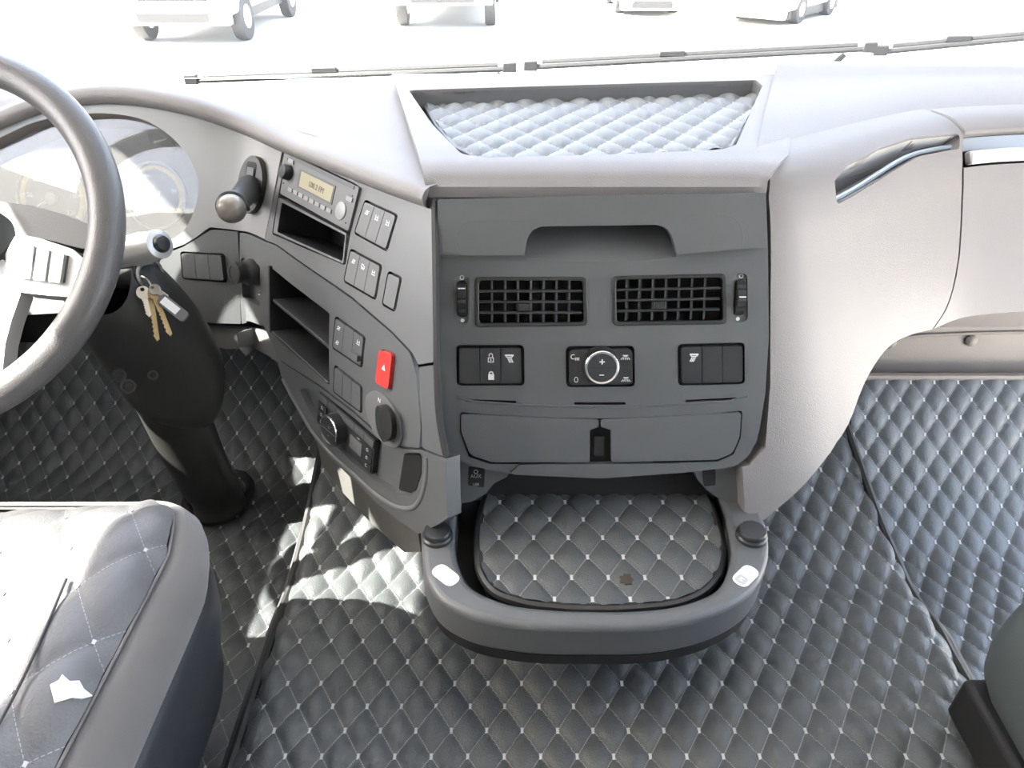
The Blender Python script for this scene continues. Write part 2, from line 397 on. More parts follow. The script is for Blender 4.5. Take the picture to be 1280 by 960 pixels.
def piping(name, surf, pts_as, r, m, parent, w=0.0, closed=False, n=8):
    P = np.asarray(pts_as); V, F = tube_g(surf.ev(P[:, 0], P[:, 1], w), r, n=n, closed=closed); return mesh_obj(name, V, F, m, parent)
def plane_surf(frame):                                               # a Surf-like flat sheet in a frame
    M = np.array(frame)
    class P_:
        def ev(self, a, s, w=0.0):
            a, s = np.asarray(a, float), np.asarray(s, float); w = np.asarray(w)*np.ones_like(a)
            return M[:3, 3] + a[..., None]*M[:3, 0] + s[..., None]*M[:3, 1] + w[..., None]*M[:3, 2]
    return P_()

def pan_g(poly, depth, taper=1.0, n_floor=True):                   # an open recess below a rim (local frame)
    p = np.asarray(poly); c = p.mean(0); q = c + (p-c)*taper; n = len(p)
    if area2(p) < 0: p, q = p[::-1], q[::-1]
    v, f = fill(q)
    V = [(x, y, 0) for x, y in p] + [(x, y, -depth) for x, y in q]; F = [(i, n+i, n+(i+1) % n, (i+1) % n) for i in range(n)]
    k = len(V); V += [(x, y, -depth) for x, y in v]; F += [tuple(k+i for i in t) for t in f]
    return V, F
def pan(name, frame, poly, depth, m, parent, taper=1.0, w=0.0):
    V, F = pan_g(poly, depth, taper); return mesh_obj(name, V, F, m, parent, frame @ Matrix.Translation((0, 0, w)), smooth=30, recalc=False)
def bilin(q, s, t):                                                 # q: tl, tr, br, bl
    q = [np.array(p) for p in q]; return (1-t)*((1-s)*q[0] + s*q[1]) + t*((1-s)*q[3] + s*q[2])
def sub(q, s0, s1, t0, t1): return [bilin(q, s0, t0), bilin(q, s1, t0), bilin(q, s1, t1), bilin(q, s0, t1)]

# ================================================================== THE CAB SHELL
def slab(name, lo, hi, m, **k):
    V, F = box_g(lo[0], hi[0], lo[1], hi[1], lo[2], hi[2]); o = mesh_obj(name, V, F, m, smooth=0); tag(o, kind='structure', **k); return o
XL, XR, ZR, YB = -1.12, 1.12, 1.98, -1.25
slab('floor', (XL, YB, .22), (XR, 1.42, .29), 'carpet')
slab('ceiling', (XL-.04, YB, ZR), (XR+.04, 1.06, ZR+.05), 'headliner')
slab('wall_back', (XL, YB-.05, .22), (XR, YB, ZR), 'headliner')
slab('wall_front', (XL, 1.285, .22), (XR, 1.325, .955), 'carpet')
slab('trim_3', (XL, 1.326, .90), (XR, 1.55, .93), 'paint_white')
def side_wall(name, x0, x1, hole):
    fr = Matrix(((0, 0, 1, 0), (1, 0, 0, 0), (0, 1, 0, 0), (0, 0, 0, 1)))
    o = prism(name, fr, [(YB, .22), (1.42, .22), (1.42, .98), (1.28, 1.02), (1.04, ZR), (YB, ZR)], x0, x1, 'pale_lower', None, [hole], bevel=0, smooth=0)
    tag(o, kind='structure')
DRIVER_WIN = rounded([(-.02, 1.10), (1.08, 1.10), (.95, 1.58), (.02, 1.58)], .05)  # out of view; sill and top edge set to shape the sun patches
ADDED_DOORWAY = rounded([(-.10, .34), (1.05, .34), (1.05, .70), (.74, .80), (.68, 1.75), (-.10, 1.75)], .05)   # unseen open doorway, added and shaped to brighten the passenger side
side_wall('wall_left', XL-.04, XL, DRIVER_WIN)
side_wall('wall_right', XR, XR+.04, ADDED_DOORWAY)
for nm_, x, w_ in (('window_2', XL-.024, DRIVER_WIN),):
    fr = Matrix(((0, 0, 1, 0), (1, 0, 0, 0), (0, 1, 0, 0), (0, 0, 0, 1)))
    c = w_.mean(0); o = prism(nm_, fr, c + (w_-c)*1.01, x, x+.005, 'dusty_glass', None, bevel=0, smooth=0); tag(o, kind='structure')
wb, wt = np.array([0, 1.285, 1.0]), np.array([0, 1.05, 1.985])
gv = [(XL, *wb[1:]), (XR, *wb[1:]), (XR, *wt[1:]), (XL, *wt[1:])]
gv += [(x, y+.006, z) for x, y, z in gv]
tag(mesh_obj('window_1', gv, [(0, 1, 2, 3), (7, 6, 5, 4), (0, 4, 5, 1), (1, 5, 6, 2), (2, 6, 7, 3), (3, 7, 4, 0)], 'dusty_glass', smooth=0), kind='structure')
for nm_, sx in (('trim_1', -1), ('trim_2', 1)):                     # windscreen pillars
    p = np.array([[sx*1.09, 1.28, .98], [sx*1.09, 1.04, 1.99]]); V, F = tube_g(p, .045, n=10); tag(mesh_obj(nm_, V, F, 'headliner'), kind='structure')

# ================================================================== MAIN SURFACES OF THE DASHBOARD
T20 = R(20)
cp_o = at(752, 400, .83)
CP = frame_m(cp_o, (1, 0, 0), (0, math.sin(T20), math.cos(T20)), (0, -math.cos(T20), math.sin(T20)))
def cpx(x, y, w=0.0): return flat(CP, x, y, w)
def cps(pts, w=0.0): return flats(CP, pts, w)
# driver-facing console: heads away to the windscreen, wraps round the driver
con_prof = []
z, h = .56, None
zs = np.linspace(.50, 1.08, 60); lean = np.interp(zs, [.55, .70, .95, 1.05], [R(8), R(13), R(26), R(28)])
hs = -np.concatenate([[0], np.cumsum(np.tan((lean[1:]+lean[:-1])/2)*np.diff(zs))]); hs -= np.interp(.931, zs, hs)
CON = Surf([(-1.1, 1.115), (-.70, 1.085), (-.46, 1.055), (-.375, 1.043), (-.335, 1.012), (-.2586, .930), (-.15, .8095), (-.02, .665)], list(zip(hs, zs)), smooth_prof=False)
# centre pad over the middle of the dash
PAD = Surf.ext([(.800, .960), (.782, .968), (.7745, .980), (.779, .992), (.797, 1.001), (.84, 1.006), (.90, 1.008), (1.26, 1.022)])
# passenger side
RIGHT = Surf([(.10, .776), (.275, .776), (.315, .783), (.35, .803), (.42, .852), (.53, .928), (.61, .973), (.70, .993), (.85, 1.0), (1.12, 1.005)],
             [(.185, .47), (.160, .54), (.137, .60), (.109, .68), (.073, .78), (.027, .905), (.006, .965), (-.008, .988), (-.035, 1.002), (-.08, 1.007)])

# ================================================================== DASH TOP (driver side)
hood_px = [(-120, 205), (-60, 176), (0, 150), (50, 131), (100, 121), (135, 119), (200, 126), (250, 138), (300, 156), (350, 178), (400, 197), (440, 212), (490, 231), (537, 247)]
hood = np.array([CON.ev(*CON.px(x, y, .004), .004) for x, y in hood_px]); hood = catmull(hood, 6)
Nh = len(hood)
outw = np.array([CON.nrm(*CON.px(*project(p), .004)) for p in hood]); outw[:, 2] = 0; outw /= np.linalg.norm(outw, axis=1)[:, None]
back = np.stack([np.interp(np.linspace(0, 1, Nh), [0, 1], [-1.10, -.195]), np.full(Nh, 1.275), np.full(Nh, .975)], 1)
z_ = lambda v: np.array([0, 0, v])
mid1 = hood*.78 + back*.22 + z_(.012); mid2 = hood*.4 + back*.6 + z_(.018)
dash = thing('dashboard', 'pale grey vinyl dashboard top below the windscreen with rolled edges', 'dashboard', (0, 1.1, .98))
loft('driver_top', [hood + np.array([0, .03, -.012]), hood + z_(-.013), hood + outw*.009 + z_(-.006), hood + outw*.010 + z_(.002), hood + outw*.004 + z_(.010), hood - outw*.012 + z_(.013), mid1, mid2, back, back - z_(.05)], 'pale_vinyl', dash, n=90, across=3, cap=19)
# centre pad with the tray opening
tray_px = [(511, 113), (560, 111), (945, 100), (953, 107), (920, 181), (903, 187), (760, 193), (606, 197), (576, 192), (540, 155)]
tray_as = rounded(PAD.poly(tray_px), [.006, 0, .006, .008, .015, .02, 0, .02, .02, .05])
sL, sR_ = PAD.px(538, 244), PAD.px(957, 238)
pad_out = [(sL[0], .012), (sR_[0], .012), (sR_[0]+.002, .05), (.318, .105), (.45, .49), (-.190, .49), (-.098, .06)]
sheet('centre_pad', PAD, rounded(pad_out, [.004, .004, .02, .05, 0, 0, .03]), 'pale_vinyl', dash, [tray_as], thick=.008, bevel=.0015, res=.012, seg=2)
tw = PAD.ev(tray_as[:, 0], tray_as[:, 1], -.004); tc_ = np.append(tw, tw[:1], 0)
low = PAD.ev(tray_as[:, 0], tray_as[:, 1], -.034)
loft('tray_wall', [tc_, np.append(low, low[:1], 0)], 'mid_plastic', dash, n=200)
sheet('tray_floor', PAD, rounded(PAD.poly(tray_px), .01), 'dark_plastic', dash, w=-.033, thick=.003, bevel=0)
# tray mat, quilted
mat_px = [(531, 124), (560, 120), (700, 115), (940, 105), (948, 109), (948, 122), (915, 178), (880, 185), (760, 191), (640, 195), (598, 192), (570, 178), (545, 150)]
mat_as = rounded(PAD.poly(mat_px, -.016), .012)
tm = quilt('tray_mat', PAD, mat_as, 'quilt_tray', None, cell=(.042, .062), amp=.0085, res=.0035, w=-.026, phase=(.02, .01))
tag(tm, 'light grey quilted mat lying in the tray on the dashboard top', 'mat')
piping('border', PAD, mat_as, .0035, 'mid_plastic', tm, -.024, True)

# ================================================================== DASHBOARD, passenger side
pdash = thing('passenger_dashboard', 'pale grey moulded passenger side dashboard with grab recess and glove box', 'dashboard', (.7, 1.0, .6))
b_px = [(928, 584), (931, 640), (955, 650), (1000, 611), (1032, 573), (1060, 531), (1080, 480), (1092, 458), (1115, 430), (1140, 418), (1165, 412)]
seam_px = [(1165, 412), (1181, 388), (1194, 345), (1201, 270), (1203, 190), (1204, 168)]
b_px = b_px[:2] + [tuple(p) for p in catmull(b_px[2:], 3)]; seam_px = [tuple(p) for p in catmull(seam_px, 3)]
bl = [RIGHT.px(x, y) for x, y in b_px]; sl = [RIGHT.px(x, y) for x, y in seam_px]
a_l = RIGHT.px(962, 300)[0]; s_top = RIGHT.ps[-1]
a_seam = sl[-1][0]
grip_px = [(1046, 256), (1043, 226), (1060, 206), (1100, 185), (1140, 172), (1199, 167), (1199, 186), (1150, 195), (1105, 222), (1070, 243)]
grip_as = rounded(RIGHT.poly(grip_px), .006)
cp_edge = [RIGHT.px(x, y) for x, y in ((957, 560), (963, 480), (964, 330), (961, 246), (957, 200))]
bulk = bl[:2] + bl[2:] + sl[1:] + [(a_seam, s_top), (cp_edge[-1][0] + .065, s_top), (cp_edge[-1][0] + .02, s_top - .045)] + cp_edge[::-1] + [RIGHT.px(938, 582)]
bulk = np.array(bulk)
sheet('side_moulding', RIGHT, bulk, 'pale_vinyl', pdash, [grip_as], thick=.022, bevel=.006, res=.014, seg=3)
# grab recess: a dark channel with a bright lip along it
c_ = grip_as; g0 = RIGHT.ev(c_[:, 0], c_[:, 1], -.004); g1 = RIGHT.ev(c_[:, 0], c_[:, 1], -.045)
loft('grab_recess', [np.append(g0, g0[:1], 0), np.append(g1, g1[:1], 0)], 'silver_plastic', pdash, n=120)
sheet('grab_recess_floor', RIGHT, c_, 'mid_plastic', pdash, w=-.043, thick=.003, bevel=0, res=.02)
lip = RIGHT.poly([(1049, 250), (1075, 236), (1107, 216), (1150, 190), (1198, 180)]); piping('grab_lip', RIGHT, catmull(lip, 6), .0035, 'silver_strip', pdash, -.012)
# glove box door and the strip above it
a_end = RIGHT.qa[-1] - .005
s_a, s_b, s_c = RIGHT.px(1240, 206)[1], RIGHT.px(1240, 186)[1], RIGHT.px(1240, 164)[1]
dl = [p for p in sl if p[1] < s_a]
door = [(p[0] + .004, p[1]) for p in dl] + [(dl[-1][0] + .004, s_a), (a_end, s_a), (a_end, sl[0][1] - .002)]
sheet('glove_box_door', RIGHT, door, 'pale_vinyl', pdash, thick=.02, bevel=.003, res=.02)
x0 = a_seam + .004
sheet('trim_strip', RIGHT, rect(x0, a_end, s_a + .003, s_b), 'silver_plastic', pdash, w=.004, thick=.012, bevel=.003, res=.03)
sheet('trim_groove', RIGHT, rect(x0, a_end, s_b + .001, s_c), 'silver_strip', pdash, w=-.010, thick=.006, bevel=.001, res=.03)
sheet('upper_moulding', RIGHT, rect(x0, a_end, s_c + .001, s_top), 'pale_vinyl', pdash, thick=.02, bevel=.004, res=.02)
# top, from the rolled edge back to the windscreen
aa = np.linspace(cp_edge[-1][0] + .035, a_end, 60); e0 = RIGHT.ev(aa, np.full(60, s_top)); e00 = RIGHT.ev(aa, np.full(60, s_top - .03), -.001)
bk = np.stack([np.linspace(.435, 1.11, 60), np.full(60, 1.275), np.full(60, 1.018)], 1)
loft('passenger_top', [e0*1.05 - bk*.05 - z_(.0015), e0, e0*.7 + bk*.3 + z_(.006), e0*.35 + bk*.65 + z_(.006), bk, bk - z_(.05)], 'pale_vinyl', pdash, n=60, across=4)
# kick panel under the glove box
kp = plane_surf(frame_m((.75, 1.10, .58), (1, 0, 0), (0, .15, .989), (0, -.989, .15)))
KPF = frame_m((.75, 1.10, .58), (1, 0, 0), (0, .15, .989), (0, -.989, .15))
prism('kick_panel', KPF, [flat(KPF, *p) for p in ((1040, 476), (1330, 473), (1330, 405), (1090, 405))], -.01, 0, 'taupe_plastic', pdash, bevel=.002)
V, F = tube_g([KPF @ Vector((*flat(KPF, x, y), .001)) for x, y in ((1090, 426), (1150, 419), (1220, 416), (1330, 414))], .0035, n=8); mesh_obj('kick_panel_bead', V, F, 'taupe_plastic', pdash)
for x, y in ((1112, 428), (1213, 425)):
    u, v = flat(KPF, x, y); V, F = lathe_g([(.011, 0), (.011, .004), (.007, .008), (.001, .009)], 20); mesh_obj('bolt_cap', V, F, 'taupe_plastic', pdash, KPF @ Matrix.Translation((u, v, 0)))
loft('underside', [RIGHT.ev(*np.array([(p[0], p[1]) for p in bl[11:]] + [(bl[-1][0] + (a_end - bl[-1][0])*k/12, sl[0][1]) for k in range(1, 13)]).T, -.01), np.array([KPF @ Vector((*flat(KPF, x, 410), -.004)) for x in (1060, 1070, 1090, 1120, 1150, 1180, 1320)])], 'pale_lower', pdash, n=30)
# ================================================================== CENTRE CONSOLE
cc = thing('centre_console', 'dark grey centre console panel with two air vents, switches and drawers', 'console', (.105, .74, .70))
def switch_block(parent, frame, q_px, n, rim=.0035, depth=.006, widths=None, name='switch_block', mb='switch_black', w=0.0, rad=.006, proud=.0035):
    q = flats(frame, q_px, w)
    fr = frame @ Matrix.Translation((0, 0, w))
    outer = rounded(q, rad); c = np.mean(q, axis=0)
    V, F = pan_g(outer, depth); body = mesh_obj(name, V, F, 'deep_black', parent, fr, smooth=30, recalc=False)
    W_ = np.linalg.norm(np.array(q[1])-q[0]); H_ = np.linalg.norm(np.array(q[3])-q[0]); es, et = rim/W_, rim/H_
    xs = np.linspace(es, 1-es, n+1)
    for k in range(n):
        g = .0004/W_; p = sub(q, xs[k] + g, xs[k+1] - g, et, 1-et)
        rr_ = [rad*.6 if k == 0 else .0004, rad*.6 if k == n-1 else .0004, rad*.6 if k == n-1 else .0004, rad*.6 if k == 0 else .0004]
        lo = sub(q, xs[k] + g, xs[k+1] - g, et, 1-et)
        prism('switch', fr, rounded(lo, rr_), -depth, proud, mb, body, bevel=min(.0016, proud), seg=3)
    return body, q, fr
# vents, switches, knob: openings in the fascia
vent_q = [[(594, 346), (733, 346), (735, 407), (594, 409)], [(765, 345), (907, 342), (909, 405), (766, 407)]]
sw_q = [[(570, 431), (655, 431), (656, 482), (571, 482)], [(847, 430), (931, 428), (931, 480), (848, 482)]]
kn_q = [[(707, 433), (793, 432), (794, 483), (708, 484)]]
tw_q = [[(568, 344), (586, 344), (587, 404), (569, 404)], [(916, 342), (934, 341), (935, 402), (917, 403)]]
holes = [rounded(cps(q), .006) for q in vent_q + sw_q + kn_q] + [rounded(cps(q), .007) for q in tw_q]
dr_l = [(576, 517), (748, 524), (748, 533), (737, 537), (737, 577), (615, 577), (588, 568), (577, 540)]
dr_r = [(751, 524), (926, 515), (924, 545), (915, 566), (895, 574), (764, 577), (764, 537), (751, 533)]
drawer_hole = [(575, 515), (650, 521), (750, 523), (850, 521), (928, 513), (926, 547), (917, 568), (897, 577), (750, 581), (612, 580), (586, 571), (575, 542)]
slot_px = [[(582, 499), (645, 501), (645, 504), (582, 502)], [(718, 503), (782, 503), (782, 506), (718, 506)], [(857, 500), (920, 497), (920, 500), (857, 503)]]
holes += [rounded(cps(drawer_hole), .004)] + [cps(q) for q in slot_px]
hand = [(655, 322), (659, 298), (665, 287), (676, 280), (822, 278), (834, 284), (840, 295), (846, 321), (800, 326), (700, 327)]
holes += [rounded(cps(hand), .002)]
fas = [(543, 262), (958, 256), (960, 316), (961, 420), (957, 490), (949, 540), (938, 568), (920, 583), (866, 590), (750, 596), (634, 592), (585, 581), (563, 569), (553, 545), (545, 470), (543, 322)]
prism('fascia', CP, rounded(cps(fas), [.003, .003, 0, .05, .05, .04, .03, .02, .03, .1, .03, .03, .03, .04, .05, 0]), -.006, 0, 'dark_plastic', cc, holes, bevel=.0022, seg=3)
pan('fascia_backing', CP, rounded(cps([(543, 262), (958, 256), (960, 316), (961, 420), (949, 540), (920, 583), (750, 594), (585, 581), (553, 545), (543, 322)], -.004), .01), .05, 'dark_plastic', cc, .98, w=-.004)
lid_px = [(547, 249), (957, 241), (959, 308), (846, 318), (840, 296), (834, 286), (822, 281), (676, 283), (665, 288), (659, 298), (655, 319), (548, 319)]
prism('lid', CP, rounded(cps(lid_px, .014), [.003, .003, .004, .002, .02, .012, .012, .012, .012, .02, .002, .003]), .003, .0155, 'dark_plastic', cc, bevel=.003, seg=3)
hp = rounded(cps(hand), .002); v_, f_ = fill(hp, (), .01); vt, vb = hp[:, 1].max(), hp[:, 1].min()
mesh_obj('hand_recess', [(p[0], p[1], -.0005 - .030*((p[1]-vb)/(vt-vb))**1.3) for p in v_], f_, 'dark_plastic', cc, CP, recalc=False)
# two shallow beads moulded into the lid
for pts in ([(573, 316), (569, 296), (578, 281), (596, 277), (652, 277)], [(928, 309), (928, 288), (918, 273), (900, 270), (848, 274)]):
    V, F = tube_g([CP @ Vector((*cpx(x, y, .0155), .0151)) for x, y in catmull(pts, 5)], .0007, n=8); mesh_obj('lid_bead', V, F, 'dark_plastic', cc)
slat_meshes = {}
for vi, q in enumerate(vent_q):
    qq = cps(q); body = mesh_obj('air_vent', *pan_g(rounded(qq, .006), .03), 'deep_black', cc, CP, smooth=30, recalc=False)
    W_ = np.linalg.norm(np.array(qq[1])-qq[0]); H_ = np.linalg.norm(np.array(qq[3])-qq[0]); b = .0042
    inn = sub(qq, b/W_, 1-b/W_, b/H_, 1-b/H_)
    V, F = prism_g(rounded(qq, .0062), -.004, .0016, [rounded(inn, .005)]); mesh_obj('bezel', V, F, 'black_plastic', body, CP, bevel=.0008)
    o0 = np.array(inn[3]); ex = np.array(inn[1])-inn[0]; ey = np.array(inn[0])-inn[3]; w_i, h_i = np.linalg.norm(ex), np.linalg.norm(ey); ex, ey = ex/w_i, ey/h_i
    fr = CP @ Matrix(((ex[0], -ex[1], 0, o0[0]), (ex[1], ex[0], 0, o0[1]), (0, 0, 1, 0), (0, 0, 0, 1)))
    if 'h' not in slat_meshes:
        slat_meshes['h'] = mesh_obj('slat', *box_g(0, w_i, -.0013, .0013, -.007, 0.0), 'black_plastic', body, fr @ Matrix.Translation((0, h_i*.25, .0)), bevel=.0006)
        slat_meshes['v'] = mesh_obj('vane', *box_g(-.0010, .0010, 0, h_i, -.024, -.006), 'dark_plastic', body, fr @ Matrix.Translation((w_i/8, 0, -.002)), smooth=0)
    def share(src, nm, mtx):
        o = bpy.data.objects.new(nm, src.data); link(o, body, mtx)
        for md in src.modifiers: b_ = o.modifiers.new(md.name, md.type); b_.width = md.width; b_.segments = md.segments
        return o
    for k in range(1, 4):
        if not (vi == 0 and k == 1): share(slat_meshes['h'], 'slat', fr @ Matrix.Translation((0, h_i*.25*k, 0)))
    yaw = (0.10, -0.30)[vi]
    for k in range(1, 8):
        if not (vi == 0 and k == 1): share(slat_meshes['v'], 'vane', fr @ Matrix.Translation((w_i*k/8, 0, -.002)) @ Matrix.Translation((0, 0, -.017)) @ Matrix.Rotation(yaw, 4, 'Y') @ Matrix.Translation((0, 0, .017)))
    u0, v0 = w_i*(.44, .40)[vi], h_i*.38
    g = [box_g(u0-.0065, u0+.0065, v0-.004, v0+.004, -.006, .002)] + [box_g(u0-.006+.0024*k, u0-.0048+.0024*k, v0-.004, v0+.004, .002, .0028) for k in range(6)]
    mesh_obj('direction_tab', *join(*g), 'switch_black', body, fr, bevel=.0003)
for vi, q in enumerate(tw_q):
    qq = cps(q); body = mesh_obj('vent_dial', *pan_g(rounded(qq, .007), .004), 'mid_plastic', cc, CP, smooth=30, recalc=False)
    c = np.mean(qq, axis=0); slot = rounded(rect(c[0]-.0062, c[0]+.0062, c[1]-.021, c[1]+.021), .006)
    mesh_obj('dial_slot', *prism_g(slot, -.0042, -.0034), 'deep_black', body, CP, smooth=30)
    prof = []; n = 48; V, F = [], []
    for side in (-.0048, .0048):
        for k in range(n):
            a = 2*math.pi*k/n; r = .0245 - (.0016 if (k % 4) < 1 else 0); V.append((side, r*math.cos(a), r*math.sin(a)))
    F = [(k, (k+1) % n, n+(k+1) % n, n+k) for k in range(n)] + [tuple(range(n))[::-1], tuple(range(n, 2*n))]
    mesh_obj('thumbwheel', V, F, 'black_plastic', body, CP @ Matrix.Translation((c[0], c[1], -.0165)), smooth=25)
    mesh_obj('dial_mark', *box_g(-.004, .004, -.0006, .0006, 0, .0006), 'white_print', body, CP @ Matrix.Translation((c[0], c[1] + (.013, .002)[vi], .0080 - (.0035, 0)[vi])), smooth=0)
    marks('open_mark', CP, [arc(c[0], c[1]+.0245, .0022, 0, 360)], .0005, 'white_print', body, -.0033)
    mesh_obj('closed_mark', *lathe_g([(.0023, 0), (.0023, .0004)], 16), 'white_print', body, CP @ Matrix.Translation((c[0], c[1]-.0248, -.0036)))
# switches
b1, q1, f1 = switch_block(cc, CP, sw_q[0], 3); b2, q2, f2 = switch_block(cc, CP, sw_q[1], 3)
def lamp_sym(cx, cy, k, flip=1):
    return [[(cx-.0045*k, cy+.0032*k), (cx+.0045*k, cy+.0032*k), (cx+.0028*k, cy+.0006*k), (cx-.0028*k, cy+.0006*k), (cx-.0045*k, cy+.0032*k)], [(cx-.0045*k, cy+.0025*k), (cx+.0045*k, cy+.0022*k)]] + [[(cx + (i*.0018+flip*.0002)*k, cy-.0005*k), (cx + (i*.0018+flip*.0022)*k, cy-.0052*k)] for i in (-1, 0, 1)]
c = bilin(q1, .5, .5); wsym = .0037
cl = bilin(q1, .51, .3); marks('unlock_symbol', f1, [[(cl[0]-.003, cl[1]-.005), (cl[0]+.003, cl[1]-.005), (cl[0]+.003, cl[1]), (cl[0]-.003, cl[1]), (cl[0]-.003, cl[1]-.005)], [(cl[0], cl[1]-.0035), (cl[0], cl[1]-.0015)], [(cl[0]+.002, cl[1]), (cl[0]+.002, cl[1]+.002)] + arc(cl[0], cl[1]+.003, .002, 0, 180) + [(cl[0]-.002, cl[1]+.002)]], .0005, 'white_print', b1, wsym)
cl = bilin(q1, .51, .72); marks('lock_symbol', f1, [[(cl[0]-.003, cl[1]-.005+.0013*k), (cl[0]+.003, cl[1]-.005+.0013*k)] for k in range(5)] + [[(cl[0]-.002, cl[1])] + arc(cl[0], cl[1]+.0018, .002, 180, 0) + [(cl[0]+.002, cl[1])]], .0008, 'white_print', b1, wsym)
cl = bilin(q1, .78, .30); marks('lamp_symbol', f1, lamp_sym(cl[0], cl[1], 1.05, 1), .00055, 'white_print', b1, wsym)
cl = bilin(q2, .23, .30); marks('lamp_symbol', f2, lamp_sym(cl[0], cl[1], 1.05, -1), .00055, 'white_print', b2, wsym)
# rotary lighting control
kq = cps(kn_q[0]); kb = mesh_obj('rotary_control', *pan_g(rounded(kq, .007), .006), 'deep_black', cc, CP, smooth=30, recalc=False)
prism('control_plate', CP, rounded(sub(kq, .045, .955, .07, .93), .006), -.006, .0035, 'switch_black', kb, bevel=.0016, seg=3)
kc = np.array(cpx(752, 459, .014)); KM = CP @ Matrix.Translation((kc[0], kc[1], 0))
mesh_obj('knob', *lathe_g([(.0225, 0), (.0225, .006), (.0212, .010), (.0195, .016), (.0165, .0165)], 48), 'black_plastic', kb, KM)
mesh_obj('chrome_ring', *lathe_g([(.0193, .0155), (.0198, .0172), (.0188, .0182), (.0168, .0178), (.0165, .0160)], 48), 'chrome', kb, KM)
mesh_obj('dial_cap', *lathe_g([(.0166, .0150), (.0166, .0170), (.0150, .0174)], 48), 'switch_black', kb, KM)
marks('plus_minus', KM, [[(-.0027, .007), (.0027, .007)], [(0, .0043), (0, .0097)], [(-.0024, -.0085), (.0024, -.0085)]], .0006, 'white_print', kb, .0176)
marks('dial_divider', KM, [[(-.015, 0), (.015, 0)]], .0002, 'deep_black', kb, .0176)
m_ = bilin(kq, .13, .24); marks('night_light_symbol', CP, [arc(m_[0]-.002, m_[1], .0026, 60, 300), [(m_[0], m_[1]-.0015), (m_[0]+.005, m_[1]-.0015)]] + [[(m_[0]+.001+.0016*k, m_[1]-.0025), (m_[0]+.0006+.002*k, m_[1]-.004)] for k in range(3)], .0005, 'white_print', kb, .0037)
m_ = bilin(kq, .14, .80); marks('zero_symbol', CP, [arc(m_[0], m_[1], .0021, 0, 360, ry=.003)], .0004, 'white_print', kb, .0037)
for t_ in (.26, .80):
    m_ = bilin(kq, .86, t_); marks('cab_light_symbol', CP, [[(m_[0]-.003, m_[1]+.002), (m_[0]+.003, m_[1]+.002)], [(m_[0]-.002, m_[1]+.001), (m_[0]+.002, m_[1]+.001)]] + [[(m_[0]+.0016*k, m_[1]-.0005), (m_[0]+.0026*k, m_[1]-.003)] for k in (-2, -1, 0, 1, 2)], .0004, 'white_print', kb, .0037)
# card slots, groove, drawers, lip
for q in slot_px: pan('card_slot', CP, cps(q), .012, 'deep_black', cc, w=-.001)
gp = [(570, 497), (585, 500), (640, 505), (750, 508), (860, 505), (918, 500), (934, 496)]
V, F = tube_g([CP @ Vector((*cpx(x, y), -.0002)) for x, y in catmull(gp, 5)], .0014, n=8); mesh_obj('groove_bead', V, F, 'dark_plastic', cc)
pan('drawer_recess', CP, rounded(cps(drawer_hole), .004), .012, 'deep_black', cc, w=-.001)
dr = prism('drawer', CP, rounded(cps(dr_l), [.004, .003, .002, .003, .003, .01, .012, .02]), -.008, .0022, 'dark_plastic', cc, bevel=.002, seg=3)
dr = prism('drawer', CP, rounded(cps(dr_r), [.003, .004, .02, .012, .01, .003, .003, .002]), -.008, .0022, 'dark_plastic', cc, bevel=.002, seg=3)
prism('pull_lip', CP, rounded(cps([(636, 592), (650, 580), (850, 579), (864, 589), (750, 597)]), .004), -.008, .003, 'dark_plastic', cc, bevel=.003, seg=3)
prism('latch', CP, rounded(rect(*[v for p in (cpx(744, 553), cpx(757, 545)) for v in p][0:3:2], cpx(750, 572)[1], cpx(750, 548)[1]), .002), -.010, -.006, 'black_plastic', cc)
# underside of the panel and the socket pockets either side of the table
S_ = CP @ Matrix.Translation((0, 0, -.02))
def pocket(side):
    pts = {'l': [(556, 566), (640, 584), (634, 596), (618, 604), (607, 617), (590, 627), (572, 630), (558, 640)], 'r': [(866, 584), (936, 570), (931, 640), (915, 628), (897, 622), (883, 612), (872, 600)]}[side]
    prism('socket_housing', S_, rounded(flats(S_, pts), [0, 0, .004, .006, .006, .006, .006, 0] if side == 'l' else [0, 0, 0, .006, .006, .006, .004]), -.03, 0, 'dark_plastic', cc, bevel=.004, seg=3)
    pl = {'l': [(586, 583), (606, 586), (605, 609), (585, 606)], 'r': [(878, 588), (894, 586), (894, 606), (880, 608)]}[side]
    pp = prism('socket_plate', S_, rounded(flats(S_, pl), .002), -.001, .0012, 'deep_black', cc, bevel=.0005)
    if side == 'l':
        u, v = flat(S_, 595, 594); text('socket_lettering', S_, 'AUX', .0065, 'grey_print', pp, u, v-.001, .0014)
        marks('socket_ring', S_, [arc(u, v+.005, .0024, 0, 360)], .0005, 'grey_print', pp, .0014); u, v = flat(S_, 595, 605); text('socket_lettering', S_, 'USB', .0045, 'grey_print', pp, u, v, .0014)
pocket('l'); pocket('r')
prism('lower_housing', CP @ Matrix.Translation((0, 0, -.05)), cps([(560, 545), (940, 545), (900, 625), (600, 625)], -.05), -.06, 0, 'deep_black', cc, bevel=0)

